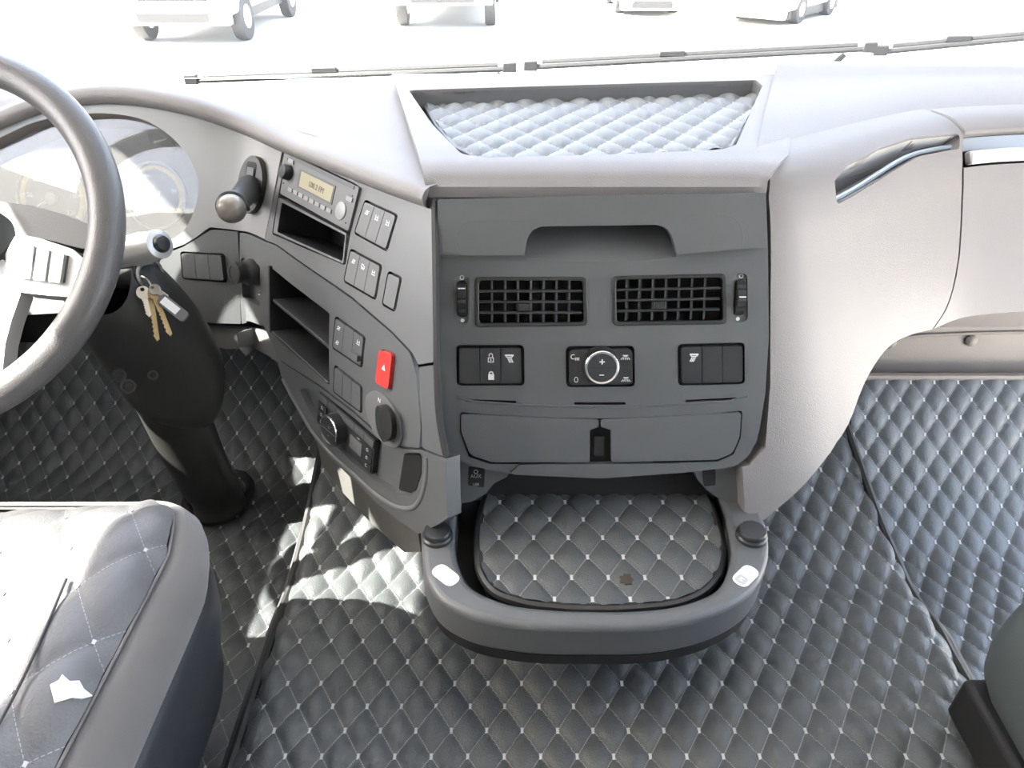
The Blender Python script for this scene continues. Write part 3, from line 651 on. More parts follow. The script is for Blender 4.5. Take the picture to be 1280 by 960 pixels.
# ================================================================== DRIVER CONSOLE (angled to the driver)
dc = thing('driver_console', 'dark grey console angled towards the driver with shelves, switches and climate panel', 'console', (-.25, .85, .62))
def cs(pts, w=0.0): return CON.poly(pts, w)
ra = [(359, 189), (449, 232), (432, 332), (340, 293)]                # radio + slot opening
sq = {'top': [(456, 249), (498, 268), (484, 315), (442, 292)], 'mid': [(438, 310), (478, 331), (470, 376), (429, 352)], 'single': [(485, 338), (503, 346), (494, 391), (477, 381)],
      'low': [(419, 394), (457, 421), (453, 461), (415, 435)], 'blank': [(418, 455), (453, 483), (453, 518), (416, 490)], 'haz': [(477, 436), (495, 442), (490, 488), (472, 478)]}
up_out = [(358, 181), (400, 196), (445, 214), (500, 233), (541, 248), (544, 320), (544, 452), (523, 456), (515, 440), (490, 414), (440, 371), (380, 330), (345, 305), (331, 300), (340, 260)]
upper = sheet('upper_fascia', CON, rounded(cs(up_out), [.002, 0, 0, 0, .003, 0, .002, .002, .03, 0, 0, 0, .0, .002, 0]), 'light_plastic', dc, [rounded(cs(ra), .005)] + [rounded(cs(sq[k]), .006) for k in ('top', 'mid', 'single')], thick=.006, bevel=.0018, seg=3, res=.03)
RF = CON.frame_px(398, 255)
def rf(pts, w=0.0): return flats(RF, pts, w)
pan('radio_bay', RF, rounded(rf(ra), .005), .09, 'dark_plastic', dc, .97, w=-.003)
SWM = {}
for k, n in (('top', 3), ('mid', 3), ('single', 1)):
    c = np.mean(sq[k], axis=0); fr = CON.frame_px(*c); SWM[k] = switch_block(dc, fr, sq[k], n, mb='mid_plastic', rim=.0028, name='switch_block', proud=.0012)
def sym(k, s, t, kind):
    b, q, fr = SWM[k]; p = bilin(q, s, t); d = .0024
    st = {'lamp': [arc(p[0], p[1], d, -90, 90)+[(p[0], p[1]+d), (p[0], p[1]-d)]] + [[(p[0]-.001, p[1]+d*i*.7), (p[0]-.004, p[1]+d*i*.7)] for i in (-1, 0, 1)],
          'axle': [[(p[0]-d, p[1]+d), (p[0]-d, p[1]-d)], [(p[0]+d, p[1]+d), (p[0]+d, p[1]-d)], [(p[0]-d, p[1]), (p[0]+d, p[1])], [(p[0]-d*1.5, p[1]-d*1.3), (p[0]+d*1.5, p[1]-d*1.3)]],
          'ring': [arc(p[0], p[1], d, 0, 360), [(p[0]-d*1.6, p[1]-d), (p[0]+d*1.6, p[1]+d)]], 'truck': [[(p[0]-d*1.4, p[1]-d*.6), (p[0]+d*1.4, p[1]-d*.6), (p[0]+d*1.4, p[1]+d*.4), (p[0]+d*.3, p[1]+d*.4), (p[0]+d*.3, p[1]+d), (p[0]-d*1.4, p[1]+d), (p[0]-d*1.4, p[1]-d*.6)], arc(p[0]-d*.7, p[1]-d, d*.35, 0, 360), arc(p[0]+d*.7, p[1]-d, d*.35, 0, 360)]}[kind]
    marks('switch_symbol', fr, st, .0004, 'white_print', b, .0014)
sym('mid', .2, .3, 'ring'); sym('mid', .5, .3, 'truck'); sym('mid', .82, .3, 'axle')
for s_ in (.2, .5, .82): sym('top', s_, .3, 'ring' if s_ < .3 else 'axle')
# knob column / switch panel left of it
low_out = [(300, 291), (331, 302), (345, 307), (380, 332), (440, 374), (490, 417), (513, 442), (521, 470), (526, 535), (524, 560), (503, 558), (472, 540), (440, 512), (398, 480), (350, 450), (338, 425), (330, 408), (302, 405)]
shelf = [(339, 335), (412, 392), (412, 482), (340, 416)]
kq2 = [(301, 322), (325, 332), (325, 384), (303, 372)]
lower = sheet('lower_fascia', CON, rounded(cs(low_out), [.003, 0, 0, 0, 0, 0, .02, 0, 0, .004, 0, 0, 0, 0, .01, 0, .01, .003]), 'dark_plastic', dc, [rounded(cs(shelf), .004)] + [rounded(cs(sq[k]), .006) for k in ('low', 'blank', 'haz')] + [rounded(cs(kq2), .008)], thick=.006, bevel=.002, seg=3, res=.03)
for k, n in (('low', 3), ('blank', 3)):
    c = np.mean(sq[k], axis=0); fr = CON.frame_px(*c); SWM[k] = switch_block(dc, fr, sq[k], n, mb='dark_plastic', rim=.0028, proud=.0012)
sym('low', .18, .28, 'ring'); sym('low', .18, .72, 'ring'); sym('low', .83, .28, 'axle')
b, q, fr = SWM['low']; prism('toggle', fr, rounded(sub(q, .70, .95, .62, .80), .001), .001, .007, 'dark_plastic', b, bevel=.001)
# storage shelves
HF = CON.frame_px(376, 408); sp = flats(HF, shelf); pan('shelf_box', HF, rounded(sp, .004), .15, 'black_plastic', dc, .98, w=-.003)
for t0 in (.46,): 
    pl = sub(sp, .01, .99, t0, t0+.05); prism('shelf_board', HF, rounded(pl, .0), -.14, -.001, 'shelf_plastic', dc, bevel=.001)
pl = sub(sp, .01, .99, .955, .99); prism('shelf_board', HF, rounded(pl, .0), -.14, .002, 'shelf_plastic', dc, bevel=.001)
lp = sub(sp, -.03, 0.0, -.02, 1.0); prism('shelf_edge', HF, rounded(lp, 0), -.01, .003, 'black_plastic', dc, bevel=.001)
# hazard switch
fr = CON.frame_px(484, 461); hq = flats(fr, sq['haz']); hz = prism('hazard_switch', fr, rounded(sub(hq, .04, .96, .02, .98), .005), -.006, .005, 'hazard_red', dc, bevel=.002, seg=3)
tag(hz, 'red hazard light switch'); pan('hazard_recess', fr, rounded(hq, .006), .008, 'deep_black', dc, w=-.001)
p = bilin(hq, .52, .45); mesh_obj('triangle_symbol', *prism_g([(p[0]-.0036, p[1]-.003), (p[0]+.0036, p[1]-.003), (p[0], p[1]+.0042)], .0050, .0053), 'white_print', hz, fr, smooth=0)
# light switch
fr = CON.frame_px(482, 524); e_px = [(460, 495), (466, 489), (474, 489), (485, 497), (495, 511), (502, 530), (504, 548), (499, 558), (488, 557), (474, 546), (464, 528), (459, 510)]
ls = prism('light_switch', fr, catmull(flats(fr, e_px), 4, True), -.004, .003, 'mid_plastic', dc, bevel=.001)
g_px = [(476, 506), (483, 509), (489, 519), (492, 534), (490, 549), (484, 551), (477, 539), (474, 521)]
prism('grip', fr, catmull(flats(fr, g_px, .008), 4, True), .003, .014, 'black_plastic', ls, bevel=.004, seg=3)
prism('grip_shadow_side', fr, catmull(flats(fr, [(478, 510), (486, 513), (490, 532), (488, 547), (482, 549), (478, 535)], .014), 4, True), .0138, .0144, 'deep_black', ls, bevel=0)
for b_, x, y in (('N', 477, 500), ('D', 486, 511), ('oc', 492, 523)): u, v = flat(fr, x, y); text('light_symbol', fr, b_, .008, 'white_print', ls, u, v, .0034)
# mirror control knob
fr = CON.frame_px(313, 350); kq_ = flats(fr, kq2); kb2 = pan('mirror_control', fr, rounded(kq_, .008), .012, 'dark_plastic', dc, w=-.001)
u, v = flat(fr, 314, 340); mesh_obj('knob', *lathe_g([(.021, -.012), (.020, .006), (.0165, .010), (.0155, .018), (.0165, .026), (.0155, .029), (.011, .0295), (.0108, .0285)], 32), 'black_plastic', kb2, fr @ Matrix.Translation((u, v, 0)))
u, v = flat(fr, 317, 367); marks('mirror_symbol', fr, [[(u-.004, v-.003)] + arc(u, v, .003, -90, 60) + [(u-.001, v+.004)]], .0007, 'white_print', kb2, -.011)
# driver switch panel
dp_out = [(264, 287), (297, 290), (300, 340), (301, 405), (270, 404), (236, 400), (205, 380), (190, 345), (205, 318), (230, 308), (247, 298)]
dsq = [(225, 314), (280, 317), (284, 353), (228, 349)]
sheet('driver_switch_fascia', CON, rounded(cs(dp_out), [.01, .003, 0, .003, 0, 0, 0, 0, 0, 0, 0]), 'dark_plastic', dc, [rounded(cs(dsq), .006)], thick=.006, bevel=.002, seg=3, res=.03)
switch_block(dc, CON.frame_px(254, 333), dsq, 3, mb='dark_plastic', rim=.003)
# trim below
sheet('lower_trim', CON, rounded(cs([(215, 392), (240, 406), (302, 411), (340, 420), (350, 455), (330, 442), (280, 436), (245, 425)], -.012), .004), 'mid_plastic', dc, w=-.012, thick=.01, bevel=.003, res=.03)
# climate bezel with its recess
bz_out = [(338, 420), (350, 452), (398, 484), (440, 516), (472, 545), (503, 562), (524, 563), (556, 574), (558, 648), (545, 657), (522, 668), (500, 654), (470, 630), (440, 600), (410, 572), (388, 543), (368, 505), (350, 470)]
rc = [(372, 486), (398, 489), (440, 522), (470, 548), (500, 566), (527, 566), (527, 592), (520, 615), (509, 621), (490, 616), (465, 600), (436, 576), (408, 548), (386, 515)]
sheet('climate_bezel', CON, cs(bz_out), 'dark_plastic', dc, [rounded(cs(rc), .006)], w=-.002, thick=.02, bevel=.004, seg=3, res=.03)
CF = CON.frame_px(440, 545); pan('climate_recess', CF, rounded(flats(CF, rc), .006), .007, 'dark_plastic', dc, .99, w=-.004)
prism('end_pocket', CF, rounded(flats(CF, [(506, 567), (527, 567), (527, 592), (520, 613), (509, 619), (499, 612)], -.011), .005), -.0112, -.0100, 'deep_black', dc, bevel=0)
rim_as = cs([(352, 474), (370, 508), (390, 542), (412, 568), (440, 593), (470, 620), (500, 636), (516, 634), (526, 618), (531, 590), (531, 572)])
piping('rim_bead', CON, catmull(rim_as, 5), .0035, 'mid_plastic', dc, -.003, n=10)
cq = [(399, 489), (469, 551), (465, 594), (396, 526)]; CF = CF @ Matrix.Translation((0, 0, -.007)); cf = flats(CF, cq, .004)
cl_ = prism('climate_control', CF, rounded(cf, .003), -.004, .004, 'switch_black', dc, bevel=.0015)
for k in range(6): prism('climate_key', CF, rounded(sub(cf, .02+k*.163, .175+k*.163, .03, .22), .0008), .004, .0055, 'dark_plastic', cl_, bevel=.0006)
for k, t_ in enumerate((.3, .53, .76)):
    prism('climate_key', CF, rounded(sub(cf, .02, .17, t_, t_+.2), .0008), .004, .0052, 'switch_black', cl_, bevel=.0005); prism('climate_key', CF, rounded(sub(cf, .83, .98, t_, t_+.2), .0008), .004, .0052, 'switch_black', cl_, bevel=.0005)
    for s_ in (.09, .905): p = bilin(cf, s_, t_+.1); marks('climate_symbol', CF, [arc(p[0], p[1], .002, 30*k, 250), [(p[0]-.002, p[1]-.002), (p[0]+.002, p[1]-.0015)]], .0004, 'white_print', cl_, .0054)
for s_ in (.26, .74): p = bilin(cf, s_, .34); marks('indicator', CF, [[(p[0]-.003, p[1]), (p[0]+.003, p[1])]], .0005, 'white_print', cl_, .0044)
prism('climate_display', CF, rounded(sub(cf, .60, .80, .42, .80), .001), .004, .0046, 'mid_plastic', cl_, bevel=0)
p = bilin(cf, .40, .58); KM = CF @ Matrix.Translation((p[0], p[1], .004)); mesh_obj('knob', *lathe_g([(.023, 0), (.022, .014), (.019, .0145)], 40), 'black_plastic', cl_, KM)
mesh_obj('chrome_ring', *lathe_g([(.0215, .0135), (.0222, .0155), (.0205, .0165), (.0188, .016), (.0186, .0140)], 40), 'chrome', cl_, KM)
mesh_obj('dial_cap', *lathe_g([(.0187, .0135), (.0187, .0150), (.016, .0154)], 40), 'switch_black', cl_, KM); marks('fan_symbol', KM, [[(-.002, .006), (.002, .006)], [(0, .004), (0, .008)], [(-.002, -.007), (.002, -.007)], [(-.017, 0), (.017, 0)]], .0004, 'grey_print', cl_, .0156)
# vertical strip between the two consoles; textured trim below
sheet('corner_strip', CON, rounded(cs([(524, 459), (543, 456), (549, 520), (557, 572), (528, 560), (527, 520)]), .002), 'dark_plastic', dc, w=.0, thick=.004, bevel=.0012, res=.04)
piping('seam_shadow', CON, catmull(cs([(543, 252), (544, 320), (545, 400), (546, 470), (549, 525), (557, 570)]), 5), .0042, 'rubber', dc, -.001)  # black tube standing in for the shadowed gap along the console corner
sheet('textured_trim', CON, cs([(395, 545), (430, 580), (470, 618), (522, 660), (526, 690), (505, 690), (462, 652), (425, 612), (402, 580)], -.035), 'gravel_trim', dc, w=-.035, thick=.01, bevel=.002, res=.04)
sheet('console_back', CON, cs([(360, 200), (538, 262), (541, 455), (550, 570), (540, 640), (500, 630), (440, 575), (392, 530), (352, 450), (345, 415), (420, 470), (420, 380), (440, 330), (345, 290)], -.02), 'deep_black', dc, w=-.10, thick=.004, bevel=0, res=.05)

# ================================================================== RADIO
rq = rf([(358, 191), (449, 234), (435, 289), (350, 242)], .004)
radio = thing('car_radio', 'grey single slot radio with amber display above an empty storage slot', 'radio', RF @ Vector((0, 0, -.02)))
prism('faceplate', RF, rounded(rq, .004), -.03, .004, 'mid_plastic', radio, bevel=.002, seg=3)
face = prism('fascia_rim', RF, rounded(sub(rq, .06, .95, .02, .10), .001), .004, .005, 'dark_plastic', radio, bevel=.0005)
dq = sub(rq, .27, .72, .24, .60); dfr = prism('display_frame', RF, rounded(sub(rq, .235, .735, .20, .64), .001), .004, .005, 'dark_plastic', radio, bevel=.0004)
dsp = prism('display', RF, rounded(dq, .0005), .0046, .0056, 'lcd', radio, bevel=0)
p = bilin(dq, .52, .55); ang = math.atan2(dq[1][1]-dq[0][1], dq[1][0]-dq[0][0]); text('display_text', RF, '100.2 FM', .0105, 'lcd_ink', dsp, p[0], p[1], .0058, ang)
p = bilin(rq, .085, .42); mesh_obj('volume_knob', *lathe_g([(.0105, 0), (.0105, .008), (.0085, .011), (.003, .0115)], 28), 'black_plastic', radio, RF @ Matrix.Translation((p[0], p[1], .004)))
p = bilin(rq, .86, .66); mesh_obj('tuning_dial', *lathe_g([(.0115, 0), (.0115, .0012), (.0105, .0018), (.001, .002)], 28), 'radio_key', radio, RF @ Matrix.Translation((p[0], p[1], .004)))
for k in range(8): prism('preset_button', RF, rounded(sub(rq, .12+.081*k, .185+.081*k, .735, .83), .0006), .004, .0058, 'radio_key', radio, bevel=.0006)
for s_, t_ in ((.06, .09), (.895, .28)): prism('button', RF, rounded(sub(rq, s_, s_+.075, t_, t_+.1), .0008), .004, .006, 'radio_key', radio, bevel=.0006)
for s_, t_ in ((.95, .24), (.95, .86), (.03, .72), (.035, .12)): p = bilin(rq, s_, t_); mesh_obj('fixing_hole', *lathe_g([(.0012, 0), (.0012, .0003)], 12), 'deep_black', radio, RF @ Matrix.Translation((p[0], p[1], .0041)), smooth=0)
# storage slot below it
oq = rf([(349, 247), (434, 292), (430, 330), (342, 291)])
st = thing('storage_slot', 'open black storage slot below the radio', 'storage slot', RF @ Vector((0, -.05, -.02)))
iq = sub(oq, .06, .985, .08, .93); prism('frame', RF, rounded(oq, .003), -.012, .001, 'mid_plastic', st, [rounded(iq, .003)], bevel=.001)
pan('liner', RF, rounded(iq, .003), .08, 'black_plastic', st, .96)
# ================================================================== INSTRUMENT BINNACLE
ic = thing('instrument_cluster', 'instrument cluster with speedometer in a pale binnacle behind the steering wheel', 'instruments', (-.68, 1.08, .80))
oval_px = [(-95, 330), (-95, 260), (-60, 205), (0, 172), (45, 152), (95, 143), (140, 142), (185, 152), (215, 172), (238, 200), (248, 228), (243, 262), (228, 290), (200, 306), (140, 330), (60, 350)]
bf = [(354, 182), (340, 255), (331, 299), (297, 288), (262, 284), (246, 296), (229, 306), (203, 315), (188, 342), (100, 390), (-60, 400), (-125, 330), (-120, 212), (-60, 184), (0, 158), (50, 139), (100, 129), (135, 127), (200, 133), (250, 144), (300, 161)]
oval = catmull(cs(oval_px), 4, True)
sheet('binnacle', CON, cs(bf), 'binnacle_plastic', ic, [oval], thick=.006, bevel=.002, res=.03)
def scaled(p, k): c = p.mean(0); return c + (p-c)*k
o0 = CON.ev(oval[:, 0], oval[:, 1], -.002); ov2 = scaled(oval, .90); o1 = CON.ev(ov2[:, 0], ov2[:, 1], -.055)
loft('hood_wall', [np.append(o0, o0[:1], 0), np.append(o1, o1[:1], 0)], 'taupe_plastic', ic, n=100)
sheet('dial_board', CON, scaled(oval, .93), 'dark_plastic', ic, w=-.054, thick=.004, bevel=0, res=.03)
def gauge(px, py, r, numerals, a0, a1, ptr):
    fr = CON.frame_px(px, py, -.05); fr = fr @ Matrix.Translation((0, 0, .0))
    g = mesh_obj('gauge', *lathe_g([(r, -.004), (r, .004), (r*.96, .004), (r*.95, .001), (.001, .001)], 48), 'black_plastic', ic, fr)
    mesh_obj('gauge_ring', *[lambda V, F: (V, F)][0](*tube_g([(r*math.cos(t), r*math.sin(t), .004) for t in np.linspace(0, 2*math.pi, 48, endpoint=False)], .0018, n=8, closed=True)), 'silver_plastic', g, fr)
    mesh_obj('gauge_scale_band', *prism_g(arc(0, 0, r*.93, a0, a1, 40) + arc(0, 0, r*.80, a1, a0, 40), .0012, .0016), 'yellow_print', g, fr, smooth=0)
    st = []
    for k in range(len(numerals)*2-1):
        a = R(a0 + (a1-a0)*k/(len(numerals)*2-2)); st.append([(r*.92*math.cos(a), r*.92*math.sin(a)), (r*(.78 if k % 2 == 0 else .84)*math.cos(a), r*(.78 if k % 2 == 0 else .84)*math.sin(a))])
    marks('gauge_ticks', fr, st, .0006, 'white_print', g, .0019)
    for k, n in enumerate(numerals): a = R(a0 + (a1-a0)*k/(len(numerals)-1)); text('gauge_numeral', fr, n, r*.17, 'white_print', g, r*.64*math.cos(a), r*.64*math.sin(a), .0018)
    mesh_obj('pointer_hub', *lathe_g([(r*.17, .001), (r*.17, .006), (r*.12, .008), (.001, .0085)], 24), 'silver_plastic', g, fr)
    d = (math.cos(R(ptr)), math.sin(R(ptr))); mesh_obj('pointer', *tube_g([(0, 0, .006), (d[0]*r*.8, d[1]*r*.8, .005)], [.0025, .001], n=6), 'white_print', g, fr)
gauge(66, 248, .058, ['0', '20', '40', '60', '80', '100', '120'], 215, -35, 212)
gauge(195, 245, .050, ['0', '5', '10', '15', '20', '25'], 215, -35, 214)
for q in ([(64, 196), (92, 180), (94, 204), (70, 202)], [(184, 162), (216, 178), (222, 188), (188, 178)]):
    fr = CON.frame_px(*np.mean(q, axis=0), -.05); g = prism('small_gauge', fr, rounded(flats(fr, q), .003), -.003, .003, 'black_plastic', ic, bevel=.001)
    c = np.mean(flats(fr, q), axis=0); mesh_obj('pointer', *tube_g([(c[0]-.01, c[1]-.003, .004), (c[0]+.01, c[1]+.003, .004)], [.002, .0008], n=6), 'white_print', g, fr)
sheet('clear_cover', CON, scaled(oval, .975), 'clear_cover', ic, w=-.018, thick=.0015, bevel=0, res=.04)

# parking brake
pbf = CON.frame_px(319, 232, .0)
pb = thing('parking_brake', 'parking brake lever with silver tipped knob on an oval black base', 'brake lever', pbf @ Vector((0, 0, 0)))
el = [(math.cos(t)*.026, math.sin(t)*.041) for t in np.linspace(0, 2*math.pi, 40, endpoint=False)]
base = prism('base', pbf, el, -.002, .010, 'black_plastic', pb, bevel=.006, seg=3)
prism('gate', pbf, rounded(rect(-.011, .009, -.01, .032), .006), .0098, .0108, 'deep_black', base, bevel=0); prism('gate_plate', pbf, rounded(rect(-.007, .007, .006, .024), .002), .0105, .0125, 'dark_plastic', base)
k_end = at(290, 260, .925); stem0 = np.array(pbf @ Vector((0, -.004, .008)))
st_path = [stem0, stem0*.6 + k_end*.4, stem0*.2 + k_end*.8]
tube('lever', st_path, [.0185, .016, .015], 'black_plastic', pb, n=18)
dk = (k_end - stem0); dk /= np.linalg.norm(dk)
kz = Vector(dk).to_track_quat('Z', 'Y').to_matrix().to_4x4(); kz.translation = Vector(k_end)
mesh_obj('knob', *lathe_g([(.004, -.024), (.012, -.019), (.017, -.008), (.0185, .004), (.016, .015), (.010, .020), (.002, .022)], 28), 'knob_taupe', pb, kz)
sd = np.cross(dk, (0, 0, 1)); sd /= np.linalg.norm(sd); up_ = np.cross(sd, dk)
ring = [k_end + dk*(-.004) + (sd*math.cos(t) + up_*math.sin(t))*.0175 for t in np.linspace(-.4, 3.4, 24)]
tube('knob_band', ring, .004, 'black_plastic', pb, n=8)

# ================================================================== STEERING WHEEL
TW = R(48); wc = np.array([-.682, .783, .929]); WF = frame_m(wc, (1, 0, 0), (0, math.cos(TW), math.sin(TW)), (0, -math.sin(TW), math.cos(TW)))
sw = thing('steering_wheel', 'black leather steering wheel with silver spokes and switch pads', 'steering wheel', wc)
rr = .2155
mesh_obj('rim', *tube_g([(rr*math.cos(t), rr*math.sin(t), 0) for t in np.linspace(0, 2*math.pi, 120, endpoint=False)], .0195, n=20, closed=True), 'wheel_rim', sw, WF)
hubp = [(-.085, .055), (-.03, .075), (.03, .075), (.085, .055), (.205, .036), (.205, .002), (.10, -.03), (.07, -.075), (.0, -.09), (-.07, -.075), (-.10, -.03), (-.205, .002), (-.205, .036)]
hub_px = flats(WF, [(-120, 240), (-40, 243), (0, 252), (40, 257), (80, 268), (128, 287), (120, 302), (108, 312), (60, 300), (20, 296), (0, 320), (-25, 370), (-120, 400)], -.012)
hr = [(u, v) for u, v in hub_px if u > 0]
hub = [(u, v) for u, v in hub_px] ; hub = hub[1:-1]; left = [(-u, v) for u, v in hub[::-1] if u > .02]
prism('hub', WF, rounded([p for p in hub if p[0] > .0] + [(-u, v) for u, v in [p for p in hub if p[0] > .0][::-1]], .012), -.045, -.012, 'dark_plastic', sw, bevel=.010, seg=3)
prism('airbag_cover', WF, rounded([(-.075, .045), (.075, .045), (.085, -.02), (.05, -.075), (-.05, -.075), (-.085, -.02)], .03), -.03, .010, 'dark_plastic', sw, bevel=.012, seg=4)
sp_px = [(22, 293), (50, 298), (92, 312), (108, 326), (102, 350), (88, 372), (55, 369), (28, 366), (10, 345), (8, 318)]
spk = [flat(WF, x, y, -.008) for x, y in sp_px]
low_px = [(6, 318), (14, 350), (28, 366), (16, 400), (8, 430), (4, 470), (2, 492), (-20, 500), (-18, 450), (-14, 400), (-14, 350)]
lsp = [flat(WF, x, y, -.010) for x, y in low_px]
for sgn in (1, -1):
    P = [(sgn*u, v) for u, v in spk]; pad = prism('spoke', WF, rounded(P, .008), -.030, -.006, 'silver_plastic', sw, bevel=.006, seg=3)
    L_ = [(sgn*u, v) for u, v in lsp]; prism('lower_spoke', WF, rounded(L_, .006), -.030, -.008, 'silver_plastic', sw, bevel=.006, seg=3)
    bq = [flat(WF, x, y, -.006) for x, y in ((30, 302), (88, 318), (82, 358), (24, 350))]
    for k in range(3):
        q = sub(bq, .04+.32*k, .30+.32*k, .06, .96); q = [(sgn*u, v) for u, v in q]
        prism('switch_rocker', WF, rounded(q, .002), -.0065, .0, 'silver_plastic', pad, bevel=.0025, seg=3)
        e = sub(bq, .30+.32*k, .34+.32*k, .06, .90); prism('switch_gap', WF, [(sgn*u, v) for u, v in e], -.0065, -.0055, 'dark_plastic', pad, bevel=0)
# ================================================================== STEERING COLUMN
sc = thing('steering_column', 'black steering column with shroud, stalk and ignition lock below the wheel', 'steering column', (-.56, 1.03, .30))
def ring3(c, u, v, ru, rv, n=36, p=2.0):
    t = np.linspace(0, 2*math.pi, n+1); cu, su = np.cos(t), np.sin(t)
    return np.asarray(c) + np.outer(ru*np.sign(cu)*np.abs(cu)**(2/p), u) + np.outer(rv*np.sign(su)*np.abs(su)**(2/p), v)
ax = np.array([0, math.sin(TW)*.92, -math.cos(TW)]); ux = np.array([1, 0, 0]); vx = np.cross(ax, ux); vx /= np.linalg.norm(vx)
secs = [(at(120, 345, .95), .055, .05), (at(140, 365, .98), .078, .062), (at(165, 395, 1.02), .088, .072), (at(195, 435, 1.06), .092, .076), (at(217, 472, 1.09), .088, .072), (at(226, 488, 1.105), .075, .058), (at(228, 492, 1.11), .02, .02)]
u_ax = np.array([.96, -.28, 0.0]); v_ax = np.array([.15, .5, .85]); v_ax /= np.linalg.norm(v_ax)
loft('shroud', [ring3(c, u_ax, v_ax, a, b, p=2.6) for c, a, b in secs], 'column_plastic', sc, n=40, across=5)
tp = [at(205, 480, 1.13), at(232, 545, 1.21), at(258, 600, 1.28), at(270, 618, 1.315), at(275, 632, 1.33)]
tube('column_tube', catmull(tp, 6), np.interp(np.linspace(0, 1, 25), [0, .6, .85, 1], [.052, .045, .044, .046]), 'column_plastic', sc, n=28)
fl = at_z(272, 622, .315); t = np.linspace(0, 2*math.pi, 33)[:-1]
tube('floor_gaiter', [fl + np.array([.056*math.cos(k), .056*math.sin(k)*1.2 + .005, 0]) for k in t], .009, 'rubber', sc, n=10, closed=True)
# slots and screw on the shroud
for x, y, r in ((149, 469, .009), (160, 483, .010), (191, 469, .007)):
    p = at(x, y, .985 if x < 180 else 1.0); m4 = Vector((CAM-p)/np.linalg.norm(CAM-p)).to_track_quat('Z', 'Y').to_matrix().to_4x4(); m4.translation = Vector(p)
    mesh_obj('screw_hole', *lathe_g([(r, -.004), (r, .002), (r*.7, .002), (r*.65, -.002), (.0005, -.002)], 20), 'rubber', sc, m4)
# stalk: pale barrel with a black end button
s0, s1 = at(105, 330, 1.0), at(200, 305, .915); dv = (s1-s0)/np.linalg.norm(s1-s0)
m4 = Vector(dv).to_track_quat('Z', 'Y').to_matrix().to_4x4(); m4.translation = Vector(s0); ln = np.linalg.norm(s1-s0)
stk = mesh_obj('stalk', *lathe_g([(.014, 0), (.021, ln*.25), (.0215, ln*.8), (.019, ln*.9), (.0185, ln), (.014, ln+.002)], 28), 'silver_plastic', sc, m4)
mesh_obj('stalk_button', *lathe_g([(.0115, ln-.002), (.0115, ln+.004), (.009, ln+.008), (.001, ln+.009)], 24), 'black_plastic', stk, m4)
i0, i1 = at(140, 340, .99), at(187, 342, .955); dv = (i1-i0)/np.linalg.norm(i1-i0); m4 = Vector(dv).to_track_quat('Z', 'Y').to_matrix().to_4x4(); m4.translation = Vector(i0); ln = np.linalg.norm(i1-i0)
ign = mesh_obj('ignition_lock', *lathe_g([(.021, 0), (.022, ln*.7), (.021, ln), (.017, ln+.002), (.016, ln-.001), (.002, ln-.002)], 28), 'black_plastic', sc, m4)
mesh_obj('lock_ring', *lathe_g([(.0205, ln-.001), (.0205, ln+.0015), (.0165, ln+.002), (.0165, ln-.001)], 28), 'steel', ign, m4)
# ================================================================== KEYS
kd = .945
def K(x, y, d=0.0): return at(x, y, kd + d)
keys = thing('key_ring', 'bunch of brass keys with grey tag hanging from the ignition lock', 'keys', K(195, 385))
rc_ = K(182, 357); rn = [rc_ + np.array([math.cos(t)*.011, -.006*math.cos(t), math.sin(t)*.013]) for t in np.linspace(0, 2*math.pi, 28, endpoint=False)]
tube('ring', rn, .0012, 'steel', keys, n=6, closed=True)
def key(a, b, m, head, d, wid=.0035):
    p0, p1 = K(*a, d), K(*b, d); v = p1-p0; L = np.linalg.norm(v); v /= L; n = CAM-p0; n -= v*(n@v); n /= np.linalg.norm(n); u = np.cross(v, n)
    fr = frame_m(p0, u, v, n); teeth = [(wid, head*1.6), (wid, L*.5)]
    for k in range(5): y = L*(.5 + .09*k); teeth += [(wid*.55, y + L*.02), (wid, y + L*.06)]
    o = prism('key', fr, [(-wid, head*1.6)] + [(-wid, L), (0, L+.003)] + teeth[::-1], -.001, .001, m, keys, bevel=.0003)
    hd = [(math.cos(t)*head, head + math.sin(t)*head*1.05) for t in np.linspace(0, 2*math.pi, 24, endpoint=False)]
    prism('key_head', fr, hd, -.0012, .0012, m, o, [[(math.cos(t)*head*.3, head*.5 + math.sin(t)*head*.3) for t in np.linspace(0, 2*math.pi, 12, endpoint=False)]], bevel=.0003)
key((177, 358), (186, 394), 'steel', .0085, .0); key((187, 362), (196, 424), 'brass', .0075, .006); key((190, 360), (212, 418), 'brass', .0075, -.004); key((178, 362), (192, 400), 'brass', .006, .01, .003)
p0, p1 = K(200, 372, -.01), K(233, 398, -.01); v = p1-p0; L = np.linalg.norm(v); v /= L; n = CAM-p0; n -= v*(n@v); n /= np.linalg.norm(n)
fr = frame_m(p0, np.cross(v, n), v, n); tg = prism('key_tag', fr, rounded(rect(-.0075, .0075, 0, L), .006), -.0025, .0025, 'mid_plastic', keys, bevel=.001); prism('tag_label', fr, rect(-.005, .005, .005, L-.013), .0024, .0028, 'white_print', tg, bevel=0)
key((188, 358), (208, 372), 'steel', .007, -.008, .004)

